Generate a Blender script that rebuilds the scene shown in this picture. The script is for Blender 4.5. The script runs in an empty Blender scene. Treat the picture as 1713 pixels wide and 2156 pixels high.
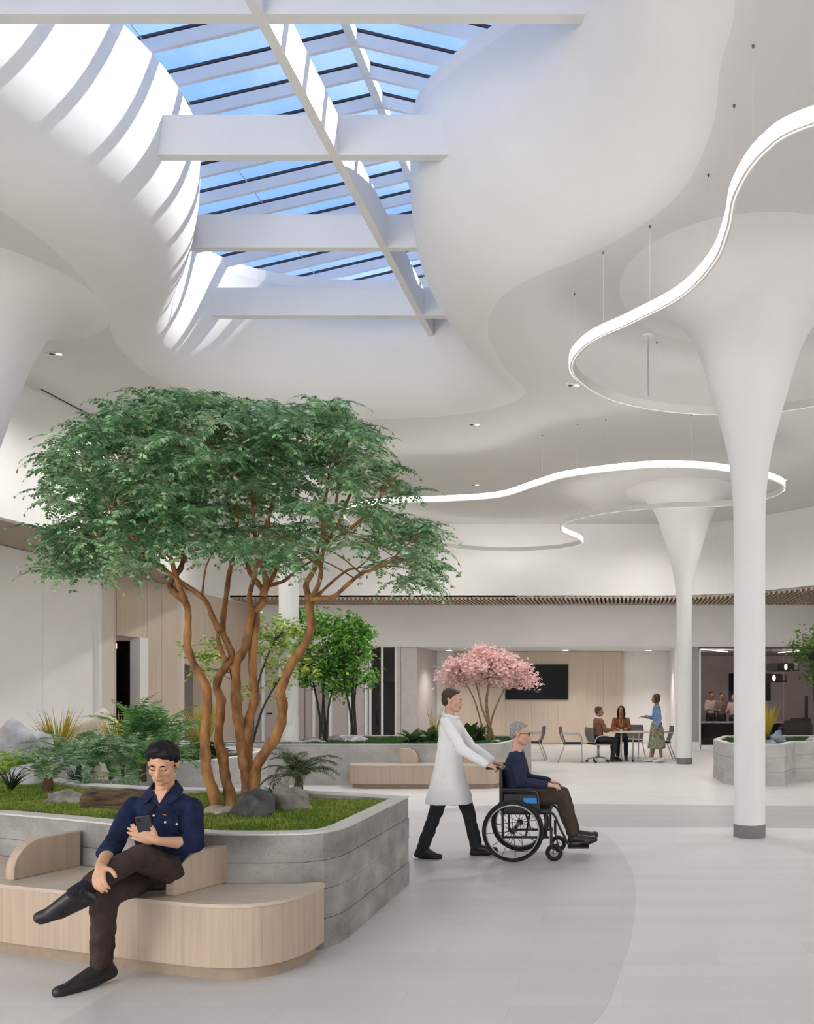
import bpy, bmesh, math, random
import numpy as np
from mathutils import Vector, Matrix, noise, geometry

random.seed(7)
SC = bpy.context.scene
COL = SC.collection
PI = math.pi

# ------------------------------------------------------------------ camera
FPX, CX, CY, EYE = 1700.0, 1310.0, 1459.0, 1.70      # focal length (px) and level-camera principal point in the 1713x2156 frame
cam_d = bpy.data.cameras.new('camera')
cam = bpy.data.objects.new('camera', cam_d); COL.objects.link(cam)
cam.location = (0, 0, EYE); cam.rotation_euler = (PI/2, 0, 0)
cam_d.sensor_fit = 'VERTICAL'; cam_d.sensor_height = 36.0; cam_d.sensor_width = 36.0*1713/2156
cam_d.lens = FPX/2156*36.0
cam_d.shift_x = (856.5-CX)/2156; cam_d.shift_y = (CY-1078)/2156
cam_d.clip_start = 0.05; cam_d.clip_end = 500
SC.camera = cam

# ------------------------------------------------------------------ world, sun, added daylight from the unseen sides
world = bpy.data.worlds.new('sky'); SC.world = world; world.use_nodes = True
nt = world.node_tree; nt.nodes.clear()
wo = nt.nodes.new('ShaderNodeOutputWorld'); bg = nt.nodes.new('ShaderNodeBackground')
tc = nt.nodes.new('ShaderNodeTexCoord'); mp = nt.nodes.new('ShaderNodeMapping'); mp.inputs['Scale'].default_value = (1.6, 1.6, 3.0)
nz = nt.nodes.new('ShaderNodeTexNoise'); nz.inputs['Scale'].default_value = 2.1; nz.inputs['Detail'].default_value = 7; nz.inputs['Roughness'].default_value = .6
rp = nt.nodes.new('ShaderNodeValToRGB')
rp.color_ramp.elements[0].position = .40; rp.color_ramp.elements[0].color = (.24, .42, .90, 1)
rp.color_ramp.elements[1].position = .72; rp.color_ramp.elements[1].color = (.92, .96, 1.0, 1)
e = rp.color_ramp.elements.new(.55); e.color = (.38, .56, .95, 1)
for a, b in ((tc.outputs['Generated'], mp.inputs['Vector']), (mp.outputs['Vector'], nz.inputs['Vector']), (nz.outputs['Fac'], rp.inputs['Fac']),
             (rp.outputs['Color'], bg.inputs['Color']), (bg.outputs['Background'], wo.inputs['Surface'])):
    nt.links.new(a, b)
bg.inputs['Strength'].default_value = 1.05

sun_d = bpy.data.lights.new('sun', 'SUN'); sun = bpy.data.objects.new('sun', sun_d); COL.objects.link(sun)
sun_d.energy = 7.0; sun_d.angle = math.radians(.35); sun_d.color = (1.0, .96, .90)
sun.rotation_euler = Vector((-1.0, -.40, -1.32)).to_track_quat('-Z', 'Y').to_euler()

def area(name, loc, direction, sx, sy, power, col=(1, 1, 1)):
    d = bpy.data.lights.new(name, 'AREA'); o = bpy.data.objects.new(name, d); COL.objects.link(o)
    d.shape = 'RECTANGLE'; d.size = sx; d.size_y = sy; d.energy = power; d.color = col
    o.location = loc; o.rotation_euler = Vector(direction).to_track_quat('-Z', 'Z').to_euler()
    return o
area('window_daylight_front', (-3, -8.8, 3.3), (.15, 1, 0), 18, 6, 620, (1.0, .99, .975))     # added daylight lamp at the unseen front, brightening the hall
area('window_daylight_left', (-9.2, -3.2, 3.2), (1, .35, 0), 10, 6, 560, (1.0, .99, .975))     # added daylight lamp at the unseen left corner, matching the left-lit surfaces
area('window_daylight_right', (13.0, 8, 2.4), (-1, 0, -.12), 20, 4.2, 800, (1.0, .99, .975))  # added fill lamp on the unseen right side of the hall

vs = SC.view_settings
vs.view_transform = 'Standard'; vs.look = 'None'; vs.gamma = 1.0; vs.use_curve_mapping = False
vs.exposure = 0.56
SC.cycles.max_bounces = 6; SC.cycles.diffuse_bounces = 4; SC.cycles.glossy_bounces = 2; SC.cycles.transparent_max_bounces = 8
SC.cycles.use_adaptive_sampling = True; SC.cycles.adaptive_threshold = .12; SC.cycles.adaptive_min_samples = 16; SC.cycles.use_light_tree = False
SC.cycles.sample_clamp_indirect = 6.0

# ------------------------------------------------------------------ helpers
def at(px, py, y):
    """point at distance y seen at (px, py) of the level camera"""
    return Vector(((px-CX)/FPX*y, y, EYE+(CY-py)/FPX*y))

LABELS = {}
def tag(o, label=None, cat=None, group=None, kind=None):
    if label:
        assert 4 <= len(label.split()) <= 16, label
        if label in LABELS and not (group and LABELS[label] == group): print('DUPLICATE LABEL', label)
        LABELS[label] = group
        o['label'] = label
    if cat: o['category'] = cat
    if group: o['group'] = group
    if kind: o['kind'] = kind
    return o

def thing(name, label, cat, loc=(0, 0, 0), rz=0, group=None, kind=None):
    o = bpy.data.objects.new(name, None); COL.objects.link(o)
    o.location = loc; o.rotation_euler = (0, 0, rz); o.empty_display_size = .1
    return tag(o, label, cat, group, kind)

def link(name, me, m=None, parent=None):
    o = bpy.data.objects.new(name, me); COL.objects.link(o)
    if m is not None and not me.materials: me.materials.append(m)
    if parent is not None: o.parent = parent
    return o

def copy_tree(o, parent=None):
    c = o.copy(); COL.objects.link(c)
    if parent is not None: c.parent = parent
    for ch in list(o.children): copy_tree(ch, c)
    return c

class MB:
    """collects vertices and faces of one mesh"""
    def __init__(s): s.v = []; s.f = []
    def add(s, vs_, fs_):
        n = len(s.v); s.v += [tuple(p) for p in vs_]; s.f += [tuple(i+n for i in f) for f in fs_]; return s
    def box(s, x0, x1, y0, y1, z0, z1):
        return s.add([(x0,y0,z0),(x1,y0,z0),(x1,y1,z0),(x0,y1,z0),(x0,y0,z1),(x1,y0,z1),(x1,y1,z1),(x0,y1,z1)],
                     [(0,3,2,1),(4,5,6,7),(0,1,5,4),(1,2,6,5),(2,3,7,6),(3,0,4,7)])
    def obox(s, mtx, sx, sy, sz):
        vs_ = [mtx @ Vector((a*sx/2, b*sy/2, c*sz/2)) for a, b, c in ((-1,-1,-1),(1,-1,-1),(1,1,-1),(-1,1,-1),(-1,-1,1),(1,-1,1),(1,1,1),(-1,1,1))]
        return s.add(vs_, [(0,3,2,1),(4,5,6,7),(0,1,5,4),(1,2,6,5),(2,3,7,6),(3,0,4,7)])
    def bar(s, a, b, w, h, up=(0, 0, 1)):
        a = Vector(a); b = Vector(b); t = (b-a); L = t.length; t.normalize()
        sd = t.cross(Vector(up)).normalized(); u = sd.cross(t)
        m = Matrix((sd, t, u)).transposed().to_4x4(); m.translation = (a+b)/2
        return s.obox(m, w, L, h)
    def tube(s, pts, rad, n=8, closed=False, cap=True):
        pts = [Vector(p) for p in pts]; k = len(pts)
        if not hasattr(rad, '__len__'): rad = [rad]*k
        rings = []; up = None
        for i, p in enumerate(pts):
            if closed: t = pts[(i+1) % k]-pts[i-1]
            else: t = pts[min(i+1, k-1)]-pts[max(i-1, 0)]
            t = t.normalized() if t.length > 1e-9 else Vector((0, 0, 1))
            if up is None: up = t.orthogonal().normalized()
            up = (up-t*up.dot(t)); up = up.normalized() if up.length > 1e-6 else t.orthogonal().normalized()
            sd = t.cross(up)
            rings.append([p+(up*math.cos(2*PI*j/n)+sd*math.sin(2*PI*j/n))*rad[i] for j in range(n)])
        return s.loft(rings, closed, cap)
    def loft(s, rings, closed=False, cap=True):
        n = len(rings[0]); k = len(rings); base = len(s.v)
        for r in rings: s.v += [tuple(p) for p in r]
        for i in range(k if closed else k-1):
            a = base+i*n; b = base+((i+1) % k)*n
            for j in range(n): s.f.append((a+j, a+(j+1) % n, b+(j+1) % n, b+j))
        if cap and not closed:
            s.f.append(tuple(base+j for j in reversed(range(n)))); s.f.append(tuple(base+(k-1)*n+j for j in range(n)))
        return s
    def sheet(s, rows, closed=False):
        n = len(rows[0]); base = len(s.v)
        for r in rows: s.v += [tuple(p) for p in r]
        for i in range(len(rows)-1):
            for j in range(n if closed else n-1):
                a = base+i*n; s.f.append((a+j, a+(j+1) % n, a+n+(j+1) % n, a+n+j))
        return s
    def lathe(s, prof, c=(0, 0, 0), n=24):
        rings = [[(c[0]+r*math.cos(2*PI*j/n), c[1]+r*math.sin(2*PI*j/n), c[2]+z) for j in range(n)] for r, z in prof]
        return s.loft(rings)
    def prism(s, poly, z0, z1, hole=None):
        outs = [poly]+([hole] if hole else [])
        tri = geometry.tessellate_polygon([[Vector((x, y, 0)) for x, y in l] for l in outs])
        flat = [p for l in outs for p in l]; n = len(flat); base = len(s.v)
        s.v += [(x, y, z0) for x, y in flat]+[(x, y, z1) for x, y in flat]
        for t in tri:
            a, b, c = t
            ax, ay = flat[a]; bx, by = flat[b]; cx, cy = flat[c]
            if (bx-ax)*(cy-ay)-(by-ay)*(cx-ax) < 0: b, c = c, b
            s.f.append((base+n+a, base+n+b, base+n+c)); s.f.append((base+a, base+c, base+b))
        k = 0
        for l in outs:
            m = len(l)
            ar = sum(l[i][0]*l[(i+1) % m][1]-l[(i+1) % m][0]*l[i][1] for i in range(m))
            ccw = ar > 0
            if l is hole: ccw = not ccw
            for i in range(m):
                a = base+k+i; b = base+k+(i+1) % m
                s.f.append((a, b, b+n, a+n) if ccw else (b, a, a+n, b+n))
            k += m
        return s
    def ball(s, c, r, nu=10, nv=7):
        r = (r, r, r) if not hasattr(r, '__len__') else r
        rings = []
        for i in range(1, nv):
            th = PI*i/nv
            rings.append([(c[0]+r[0]*math.sin(th)*math.cos(2*PI*j/nu), c[1]+r[1]*math.sin(th)*math.sin(2*PI*j/nu), c[2]-r[2]*math.cos(th)) for j in range(nu)])
        return s.loft(rings)
    def mesh(s, name, smooth=False, angle=None):
        me = bpy.data.meshes.new(name); me.from_pydata(s.v, [], s.f); me.update()
        if smooth:
            me.polygons.foreach_set('use_smooth', [True]*len(me.polygons))
            if angle is not None: me.set_sharp_from_angle(angle=math.radians(angle))
        return me
    def build(s, name, m, parent=None, smooth=False, angle=None):
        return link(name, s.mesh(name, smooth, angle), m, parent)

def bevel_mesh(me, w, seg=2):
    bm = bmesh.new(); bm.from_mesh(me)
    bmesh.ops.remove_doubles(bm, verts=bm.verts, dist=1e-5)
    bmesh.ops.recalc_face_normals(bm, faces=bm.faces)
    ed = [e for e in bm.edges if len(e.link_faces) == 2 and e.calc_face_angle(0) > math.radians(30)]
    bmesh.ops.bevel(bm, geom=ed, offset=w, segments=seg, affect='EDGES', profile=.5, clamp_overlap=True)
    bm.to_mesh(me); bm.free()
    return me

def fixn(me):
    bm = bmesh.new(); bm.from_mesh(me); bmesh.ops.recalc_face_normals(bm, faces=bm.faces); bm.to_mesh(me); bm.free(); return me

def spline(pts, per=8, closed=False):
    """Catmull-Rom through points (any dimension)"""
    P = [np.array(p, float) for p in pts]; n = len(P); out = []
    for i in range(n if closed else n-1):
        if closed: p0, p1, p2, p3 = P[i-1], P[i], P[(i+1) % n], P[(i+2) % n]
        else: p0, p1, p2, p3 = P[max(i-1, 0)], P[i], P[i+1], P[min(i+2, n-1)]
        for k in range(per):
            t = k/per
            out.append(.5*((2*p1)+(-p0+p2)*t+(2*p0-5*p1+4*p2-p3)*t*t+(-p0+3*p1-3*p2+p3)*t**3))
    if not closed: out.append(P[-1])
    return [tuple(float(c) for c in p) for p in out]

def inside(poly, x, y):
    r = False; n = len(poly)
    for i in range(n):
        x1, y1 = poly[i]; x2, y2 = poly[i-1]
        if (y1 > y) != (y2 > y) and x < (x2-x1)*(y-y1)/(y2-y1)+x1: r = not r
    return r

def offset_loop(poly, d):
    n = len(poly); out = []
    ar = sum(poly[i][0]*poly[(i+1) % n][1]-poly[(i+1) % n][0]*poly[i][1] for i in range(n))
    sgn = 1 if ar > 0 else -1
    for i in range(n):
        p0 = Vector(poly[i-1]); p1 = Vector(poly[i]); p2 = Vector(poly[(i+1) % n])
        a = (p1-p0).normalized(); b = (p2-p1).normalized()
        na = Vector((-a.y, a.x)); nb = Vector((-b.y, b.x)); m = (na+nb)
        m = m.normalized() if m.length > 1e-6 else na
        c = max(.45, m.dot(na))
        q = p1+m*(sgn*d/c); out.append((q.x, q.y))
    return out

# ------------------------------------------------------------------ materials
MATS = {}
def mat(name, col, rough=.55, var=.06, scale=6.0, bump=0.0, bscale=40.0, metal=0.0, spec=.4, stretch=(1, 1, 1), col2=None, emit=0, sheen=0, trans=0, det=4):
    if name in MATS: return MATS[name]
    m = bpy.data.materials.new(name); m.use_nodes = True; t = m.node_tree; b = t.nodes['Principled BSDF']
    b.inputs['Roughness'].default_value = rough; b.inputs['Metallic'].default_value = metal
    b.inputs['Specular IOR Level'].default_value = spec
    co = t.nodes.new('ShaderNodeTexCoord'); mpn = t.nodes.new('ShaderNodeMapping'); mpn.inputs['Scale'].default_value = stretch
    t.links.new(co.outputs['Object'], mpn.inputs['Vector'])
    n = t.nodes.new('ShaderNodeTexNoise'); n.inputs['Scale'].default_value = scale; n.inputs['Detail'].default_value = det
    t.links.new(mpn.outputs['Vector'], n.inputs['Vector'])
    r = t.nodes.new('ShaderNodeValToRGB')
    c2 = col2 if col2 else tuple(min(1, c*(1+var)) for c in col); c1 = tuple(c*(1-var) for c in col) if not col2 else col
    r.color_ramp.elements[0].position = .32; r.color_ramp.elements[1].position = .68
    r.color_ramp.elements[0].color = (*c1, 1); r.color_ramp.elements[1].color = (*c2, 1)
    t.links.new(n.outputs['Fac'], r.inputs['Fac']); t.links.new(r.outputs['Color'], b.inputs['Base Color'])
    if bump:
        n2 = t.nodes.new('ShaderNodeTexNoise'); n2.inputs['Scale'].default_value = bscale; n2.inputs['Detail'].default_value = 5
        t.links.new(mpn.outputs['Vector'], n2.inputs['Vector'])
        bp = t.nodes.new('ShaderNodeBump'); bp.inputs['Strength'].default_value = min(1, bump); bp.inputs['Distance'].default_value = .01
        t.links.new(n2.outputs['Fac'], bp.inputs['Height']); t.links.new(bp.outputs['Normal'], b.inputs['Normal'])
    if emit:
        b.inputs['Emission Color'].default_value = (*col, 1); b.inputs['Emission Strength'].default_value = emit
    if sheen: b.inputs['Sheen Weight'].default_value = sheen
    if trans: b.inputs['Subsurface Weight'].default_value = trans; b.inputs['Subsurface Radius'].default_value = (.01, .005, .003)
    m['bsdf'] = b.name
    MATS[name] = m
    return m

def leafmat(name, c1, c2, c3, scale=3.0, rough=.45):
    """leaf: colour varies from leaf to leaf, light comes through a little"""
    if name in MATS: return MATS[name]
    m = bpy.data.materials.new(name); m.use_nodes = True; t = m.node_tree; b = t.nodes['Principled BSDF']; out = t.nodes['Material Output']
    g = t.nodes.new('ShaderNodeNewGeometry'); n = t.nodes.new('ShaderNodeTexNoise'); n.inputs['Scale'].default_value = scale; n.inputs['Detail'].default_value = 3
    t.links.new(g.outputs['Position'], n.inputs['Vector'])
    wn = t.nodes.new('ShaderNodeMath'); wn.operation = 'ADD'
    mu = t.nodes.new('ShaderNodeMath'); mu.operation = 'MULTIPLY_ADD'; mu.inputs[1].default_value = .5; mu.inputs[2].default_value = -.25
    t.links.new(g.outputs['Random Per Island'], mu.inputs[0]); t.links.new(mu.outputs[0], wn.inputs[0]); t.links.new(n.outputs['Fac'], wn.inputs[1])
    r = t.nodes.new('ShaderNodeValToRGB'); r.color_ramp.elements[0].position = .25; r.color_ramp.elements[1].position = .78
    r.color_ramp.elements[0].color = (*c1, 1); r.color_ramp.elements[1].color = (*c3, 1); e_ = r.color_ramp.elements.new(.5); e_.color = (*c2, 1)
    t.links.new(wn.outputs[0], r.inputs['Fac']); t.links.new(r.outputs['Color'], b.inputs['Base Color'])
    b.inputs['Roughness'].default_value = rough; b.inputs['Specular IOR Level'].default_value = .35
    tr = t.nodes.new('ShaderNodeBsdfTranslucent'); t.links.new(r.outputs['Color'], tr.inputs['Color'])
    mx = t.nodes.new('ShaderNodeMixShader'); mx.inputs[0].default_value = .28
    t.links.new(b.outputs[0], mx.inputs[1]); t.links.new(tr.outputs[0], mx.inputs[2]); t.links.new(mx.outputs[0], out.inputs['Surface'])
    MATS[name] = m; return m

def glassmat(name, tint=(.95, .97, 1), refl=.08, ior=1.45):
    if name in MATS: return MATS[name]
    m = bpy.data.materials.new(name); m.use_nodes = True; t = m.node_tree; t.nodes.remove(t.nodes['Principled BSDF']); out = t.nodes['Material Output']
    tr = t.nodes.new('ShaderNodeBsdfTransparent'); tr.inputs['Color'].default_value = (*tint, 1)
    gl = t.nodes.new('ShaderNodeBsdfGlossy'); gl.inputs['Roughness'].default_value = .02
    fr = t.nodes.new('ShaderNodeLayerWeight'); fr.inputs['Blend'].default_value = .5
    pw = t.nodes.new('ShaderNodeMath'); pw.operation = 'POWER'; pw.inputs[1].default_value = 4.0; t.links.new(fr.outputs['Facing'], pw.inputs[0])
    ma = t.nodes.new('ShaderNodeMath'); ma.operation = 'MULTIPLY_ADD'; ma.inputs[1].default_value = .5; ma.inputs[2].default_value = refl*.35; t.links.new(pw.outputs[0], ma.inputs[0])
    mx = t.nodes.new('ShaderNodeMixShader')
    t.links.new(ma.outputs[0], mx.inputs[0]); t.links.new(tr.outputs[0], mx.inputs[1]); t.links.new(gl.outputs[0], mx.inputs[2]); t.links.new(mx.outputs[0], out.inputs['Surface'])
    MATS[name] = m; return m

def concrete(name, c=(.36, .35, .34), var=.3, boards=True):
    if name in MATS: return MATS[name]
    m = mat(name, c, rough=.8, var=var, scale=2.6, bump=.35, bscale=26, stretch=(1, 1, 1.6), det=8)
    t = m.node_tree; b = t.nodes['Principled BSDF']
    ramp = [x for x in t.nodes if x.type == 'VALTORGB'][0]
    co = [x for x in t.nodes if x.type == 'TEX_COORD'][0]
    # small blow holes and fine speckle
    n = t.nodes.new('ShaderNodeTexNoise'); n.inputs['Scale'].default_value = 80; n.inputs['Detail'].default_value = 3
    t.links.new(co.outputs['Object'], n.inputs['Vector'])
    r = t.nodes.new('ShaderNodeValToRGB'); r.color_ramp.elements[0].position = .26; r.color_ramp.elements[0].color = (.72, .72, .72, 1)
    r.color_ramp.elements[1].position = .46; r.color_ramp.elements[1].color = (1, 1, 1, 1)
    t.links.new(n.outputs['Fac'], r.inputs['Fac'])
    mx = t.nodes.new('ShaderNodeMix'); mx.data_type = 'RGBA'; mx.blend_type = 'MULTIPLY'; mx.inputs[0].default_value = 1
    t.links.new(ramp.outputs['Color'], mx.inputs[6]); t.links.new(r.outputs['Color'], mx.inputs[7]); t.links.new(mx.outputs[2], b.inputs['Base Color'])
    return m

WHITE = mat('white_plaster', (.79, .775, .76), rough=.75, var=.015, scale=1.2, spec=.25)
WARMW = mat('warm_white_wall', (.80, .785, .765), rough=.75, var=.02, scale=1.0, spec=.25)
GREYW = mat('pale_grey_wall', (.85, .825, .81), rough=.7, var=.02, scale=1.0, spec=.25)
MAUVE = mat('mauve_grey_panel', (.46, .41, .40), rough=.6, var=.03, scale=1.0, spec=.3)
WOOD = mat('pale_oak_veneer', (.47, .37, .285), rough=.5, var=.09, scale=3.5, stretch=(9, 9, .35), bump=.03, bscale=60, spec=.3, det=6)
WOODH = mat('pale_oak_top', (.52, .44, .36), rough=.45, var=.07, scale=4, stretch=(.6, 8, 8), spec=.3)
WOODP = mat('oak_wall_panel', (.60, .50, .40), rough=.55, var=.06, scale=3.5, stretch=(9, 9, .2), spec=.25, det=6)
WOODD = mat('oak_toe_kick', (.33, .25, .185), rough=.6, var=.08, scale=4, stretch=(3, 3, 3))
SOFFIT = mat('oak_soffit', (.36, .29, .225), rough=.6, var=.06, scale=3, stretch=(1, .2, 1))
SLATW = mat('oak_slat', (.46, .37, .28), rough=.6, var=.08, scale=5)
DARKV = mat('dark_void', (.06, .055, .05), rough=.9, var=.05)
CONC = concrete('board_formed_concrete', (.30, .288, .275), .35)
CONCR = concrete('concrete_rim', (.62, .60, .58), .08)
CONCL = concrete('pale_concrete', (.42, .41, .39), .15)
METAL = mat('brushed_steel', (.60, .60, .60), rough=.35, var=.03, metal=.8)
ALU = mat('white_aluminium', (.78, .79, .80), rough=.4, var=.02)
BLACK = mat('black_plastic', (.018, .018, .02), rough=.5, var=.1)
DARKM = mat('dark_metal_cap', (.03, .032, .036), rough=.5, var=.1)
GREYB = mat('grey_column_base', (.20, .195, .19), rough=.6, var=.05)
GLASS = glassmat('clear_glass')
GLASSD = glassmat('office_glass', (.80, .77, .76), ior=1.5)
# ================================================================== THE SETTING
CEIL = 6.50; SOF = 4.35; HEAD = 3.09; YB = 24.35; XL = -11.15
def struct(o): o['kind'] = 'structure'; return o

# ---- floor with its curved grey inlays
def floormat(name, c, dark):
    m = mat(name, c, rough=.42, var=.025, scale=1.3, stretch=(.35, 3, 1), spec=.35, bump=.0)
    t = m.node_tree; b = t.nodes['Principled BSDF']; ramp = [x for x in t.nodes if x.type == 'VALTORGB'][0]; co = [x for x in t.nodes if x.type == 'TEX_COORD'][0]
    br = t.nodes.new('ShaderNodeTexBrick'); br.inputs['Scale'].default_value = 1.0; br.inputs['Mortar Size'].default_value = .0025
    br.inputs['Brick Width'].default_value = 1.22; br.inputs['Row Height'].default_value = .23; br.inputs['Bias'].default_value = 0
    br.inputs['Color1'].default_value = (.97, .97, .97, 1); br.inputs['Color2'].default_value = (1.03, 1.03, 1.03, 1); br.inputs['Mortar'].default_value = (.90, .90, .90, 1)
    t.links.new(co.outputs['Object'], br.inputs['Vector'])
    mx = t.nodes.new('ShaderNodeMix'); mx.data_type = 'RGBA'; mx.blend_type = 'MULTIPLY'; mx.inputs[0].default_value = 1
    t.links.new(ramp.outputs['Color'], mx.inputs[6]); t.links.new(br.outputs['Color'], mx.inputs[7]); t.links.new(mx.outputs[2], b.inputs['Base Color'])
    return m
FLR = floormat('pale_plank_floor', (.64, .622, .606), False)
FLD = floormat('grey_plank_floor', (.56, .545, .54), True)
FLB = floormat('mid_grey_plank_floor', (.44, .43, .425), True)
fl = MB().box(-14, 16, -10, 33, -.2, 0).build('floor', FLR); struct(fl)
arc = spline([(-1.3, 2.2), (-.62, 3.2), (-.15, 4.15), (-.01, 4.97), (.07, 5.77), (.115, 7.03), (.065, 8.0), (-.11, 9.29), (-.36, 10.1), (-.95, 10.95), (-1.9, 11.45), (-3.4, 11.75), (-5.6, 11.8)], 8)
il = list(arc)+[(-6.5, 10.5), (-2.9, 8.2), (-2.9, 2.2)]
MB().prism(il, .0, .0016).build('floor_inlay', FLD, fl)
band = spline([(-.42, 10.22), (2.5, 10.15), (6, 9.8), (12, 9.0)], 8)+spline([(12, 11.4), (6, 12.0), (2.5, 12.15), (-1.3, 12.35), (-2.8, 11.66), (-1.9, 11.46), (-.95, 10.96)], 6)
MB().prism(band, .0, .0018).build('floor_inlay', FLB, fl)

# ---- ceiling: outline of the hall, hole of the skylight
TOPZ = EYE+6.6
PAIRS = [((-.25,5.5),(.72,5.4)), ((-.25,6.3),(.75,6.2)), ((-.5,7.2),(.75,6.95)), ((-1.0,7.9),(.5,7.85)), ((-1.75,8.5),(-.2,8.7)), ((-2.3,9.1),(-1.1,9.38)),
         ((-2.6,9.9),(-1.58,10.0)), ((-2.75,10.7),(-1.8,10.85)), ((-2.68,11.6),(-1.74,11.95)), ((-2.6,12.4),(-1.56,12.95)), ((-3.0,13.0),(-2.4,13.75)), ((-3.8,13.2),(-3.7,14.1)),
         ((-4.9,13.15),(-5.1,14.05)), ((-5.8,12.85),(-6.5,13.45)), ((-6.35,12.2),(-7.1,12.4)), ((-6.2,11.4),(-7.0,11.25)), ((-5.6,10.6),(-6.6,10.35)), ((-5.13,9.8),(-6.3,9.55)),
         ((-4.95,9.0),(-6.15,8.75)), ((-5.0,8.3),(-6.2,8.0)), ((-5.25,7.5),(-6.5,7.2)), ((-5.5,6.6),(-6.8,6.4)), ((-5.6,5.6),(-6.8,5.4)), ((-5.3,4.6),(-6.2,4.2)),
         ((-4.0,4.0),(-4.2,3.2)), ((-2.3,3.9),(-2.0,3.1)), ((-.8,4.5),(-.1,4.0))]
lip = spline([p[1] for p in PAIRS], 8, True); top = spline([p[0] for p in PAIRS], 8, True)
bulk = spline([(-9.6, -10), (-9.6, 5), (-9.55, 10), (-9.3, 13), (-9.3, 15.4), (-9.9, 17.6), (-10.6, 19.8), (-11.13, 21.7)], 6) + \
       spline([(-11.13, 22.9), (-8, 22.9), (-3, 22.9), (1.2, 22.9), (2.2, 22.75), (3.2, 22.3), (4.95, 20.7), (7.0, 17.6), (9.0, 14.5), (11.5, 13), (13.2, 12.8)], 6)
outer = bulk+[(13.2, -10)]
struct(MB().prism(outer, CEIL, CEIL+.25, lip).build('ceiling', mat('ceiling_paint', (.71, .695, .68), rough=.8, var=.01, scale=1.0, spec=.2)))  # same white as the well, darkened so the ceiling's shade is in its colour
# flared skylight well: horizontal at the ceiling, vertical at the roof
rows = []
NS = 28
for i in range(NS+1):
    th = PI/2*i/NS; u_ = math.sin(th)**1.05; w_ = 1-max(0, math.cos(th))**(2/2.7)
    rows.append([(a[0]+(b[0]-a[0])*u_, a[1]+(b[1]-a[1])*u_, CEIL+(TOPZ-CEIL)*w_) for a, b in zip(lip, top)])
well = MB().sheet(rows, True).build('trim_skylight_well', WHITE, None, True); struct(well)
# roof deck around the opening
struct(MB().prism([(-14, -10), (16, -10), (16, 26), (-14, 26)], TOPZ-.02, TOPZ+.15, top).build('roof_deck', GREYW))

# bulkhead walls between soffit and ceiling (thickness away from the hall)
def wall_run(name, line, z0, z1, m, t=.18, flip=False):
    n = len(line); off = []
    for i in range(n):
        a = Vector(line[max(i-1, 0)]); b = Vector(line[min(i+1, n-1)]); d = (b-a).normalized(); nn = Vector((-d.y, d.x))*(t if not flip else -t)
        off.append((line[i][0]+nn.x, line[i][1]+nn.y))
    return struct(MB().prism(list(line)+off[::-1], z0, z1).build(name, m))
nl = 43
wall_run('wall_upper_left', bulk[:nl], SOF, CEIL, WARMW)
struct(MB().box(XL-.24, XL+.03, 21.4, 24.6, SOF-.02, CEIL).build('wall_upper_corner', WARMW))
wall_run('wall_upper_back', bulk[nl:], SOF+.066, CEIL, WARMW)


# ---- soffit: plain oak on the left, oak slats over a dark plenum at the back and right
sl = bulk[:nl]
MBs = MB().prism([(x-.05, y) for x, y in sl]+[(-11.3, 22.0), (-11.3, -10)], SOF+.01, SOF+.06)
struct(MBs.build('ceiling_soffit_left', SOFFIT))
bk = bulk[nl:]
sof = struct(MB().prism([(x, y) for x, y in bk]+[(13.2, 25.0), (-11.3, 25.0)], SOF+.07, SOF+.12).build('ceiling_soffit_back', DARKV))
tagn = 0
slat_me = {}
def ybulk(x):
    for i in range(len(bk)-1):
        if bk[i][0] <= x <= bk[i+1][0]: return bk[i][1]+(bk[i+1][1]-bk[i][1])*(x-bk[i][0])/(bk[i+1][0]-bk[i][0])
    return 22.9
x = -11.05
while x < 6.6:
    y0 = ybulk(x)-.012; L = round(YB+.05-y0, 2)
    if L not in slat_me:
        slat_me[L] = MB().box(-.028, .028, 0, L, -.07, 0).mesh('slat'); slat_me[L].materials.append(SLATW)
    o = link('slat', slat_me[L], None, sof); o.location = (x, y0, SOF+.07); x += .118

# ---- left wall under the soffit
wl = MB().box(XL-.2, XL, -10, 17.05, 0, SOF).build('wall_left', GREYW); struct(wl)
for i in range(9):                                   # tall wall panels, fine joints
    y1 = 17.03-i*1.52
    bevel_mesh(MB().box(XL, XL+.018, y1-1.512, y1, .08, SOF).mesh('panel'), .003, 1)
    me = bpy.data.meshes['panel'+('' if i == 0 else '.%03d' % i)]; link('panel', me, GREYW, wl)
MB().box(XL-.02, XL+.10, 17.05, 17.55, 0, SOF).build('corner_trim', mat('trim_oak_pale', (.66, .60, .53), rough=.5, var=.03, stretch=(6, 6, .3)), wl)
MB().box(XL-.02, XL+.115, 17.02, 17.12, 0, SOF).build('edge_strip', WHITE, wl)
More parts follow.
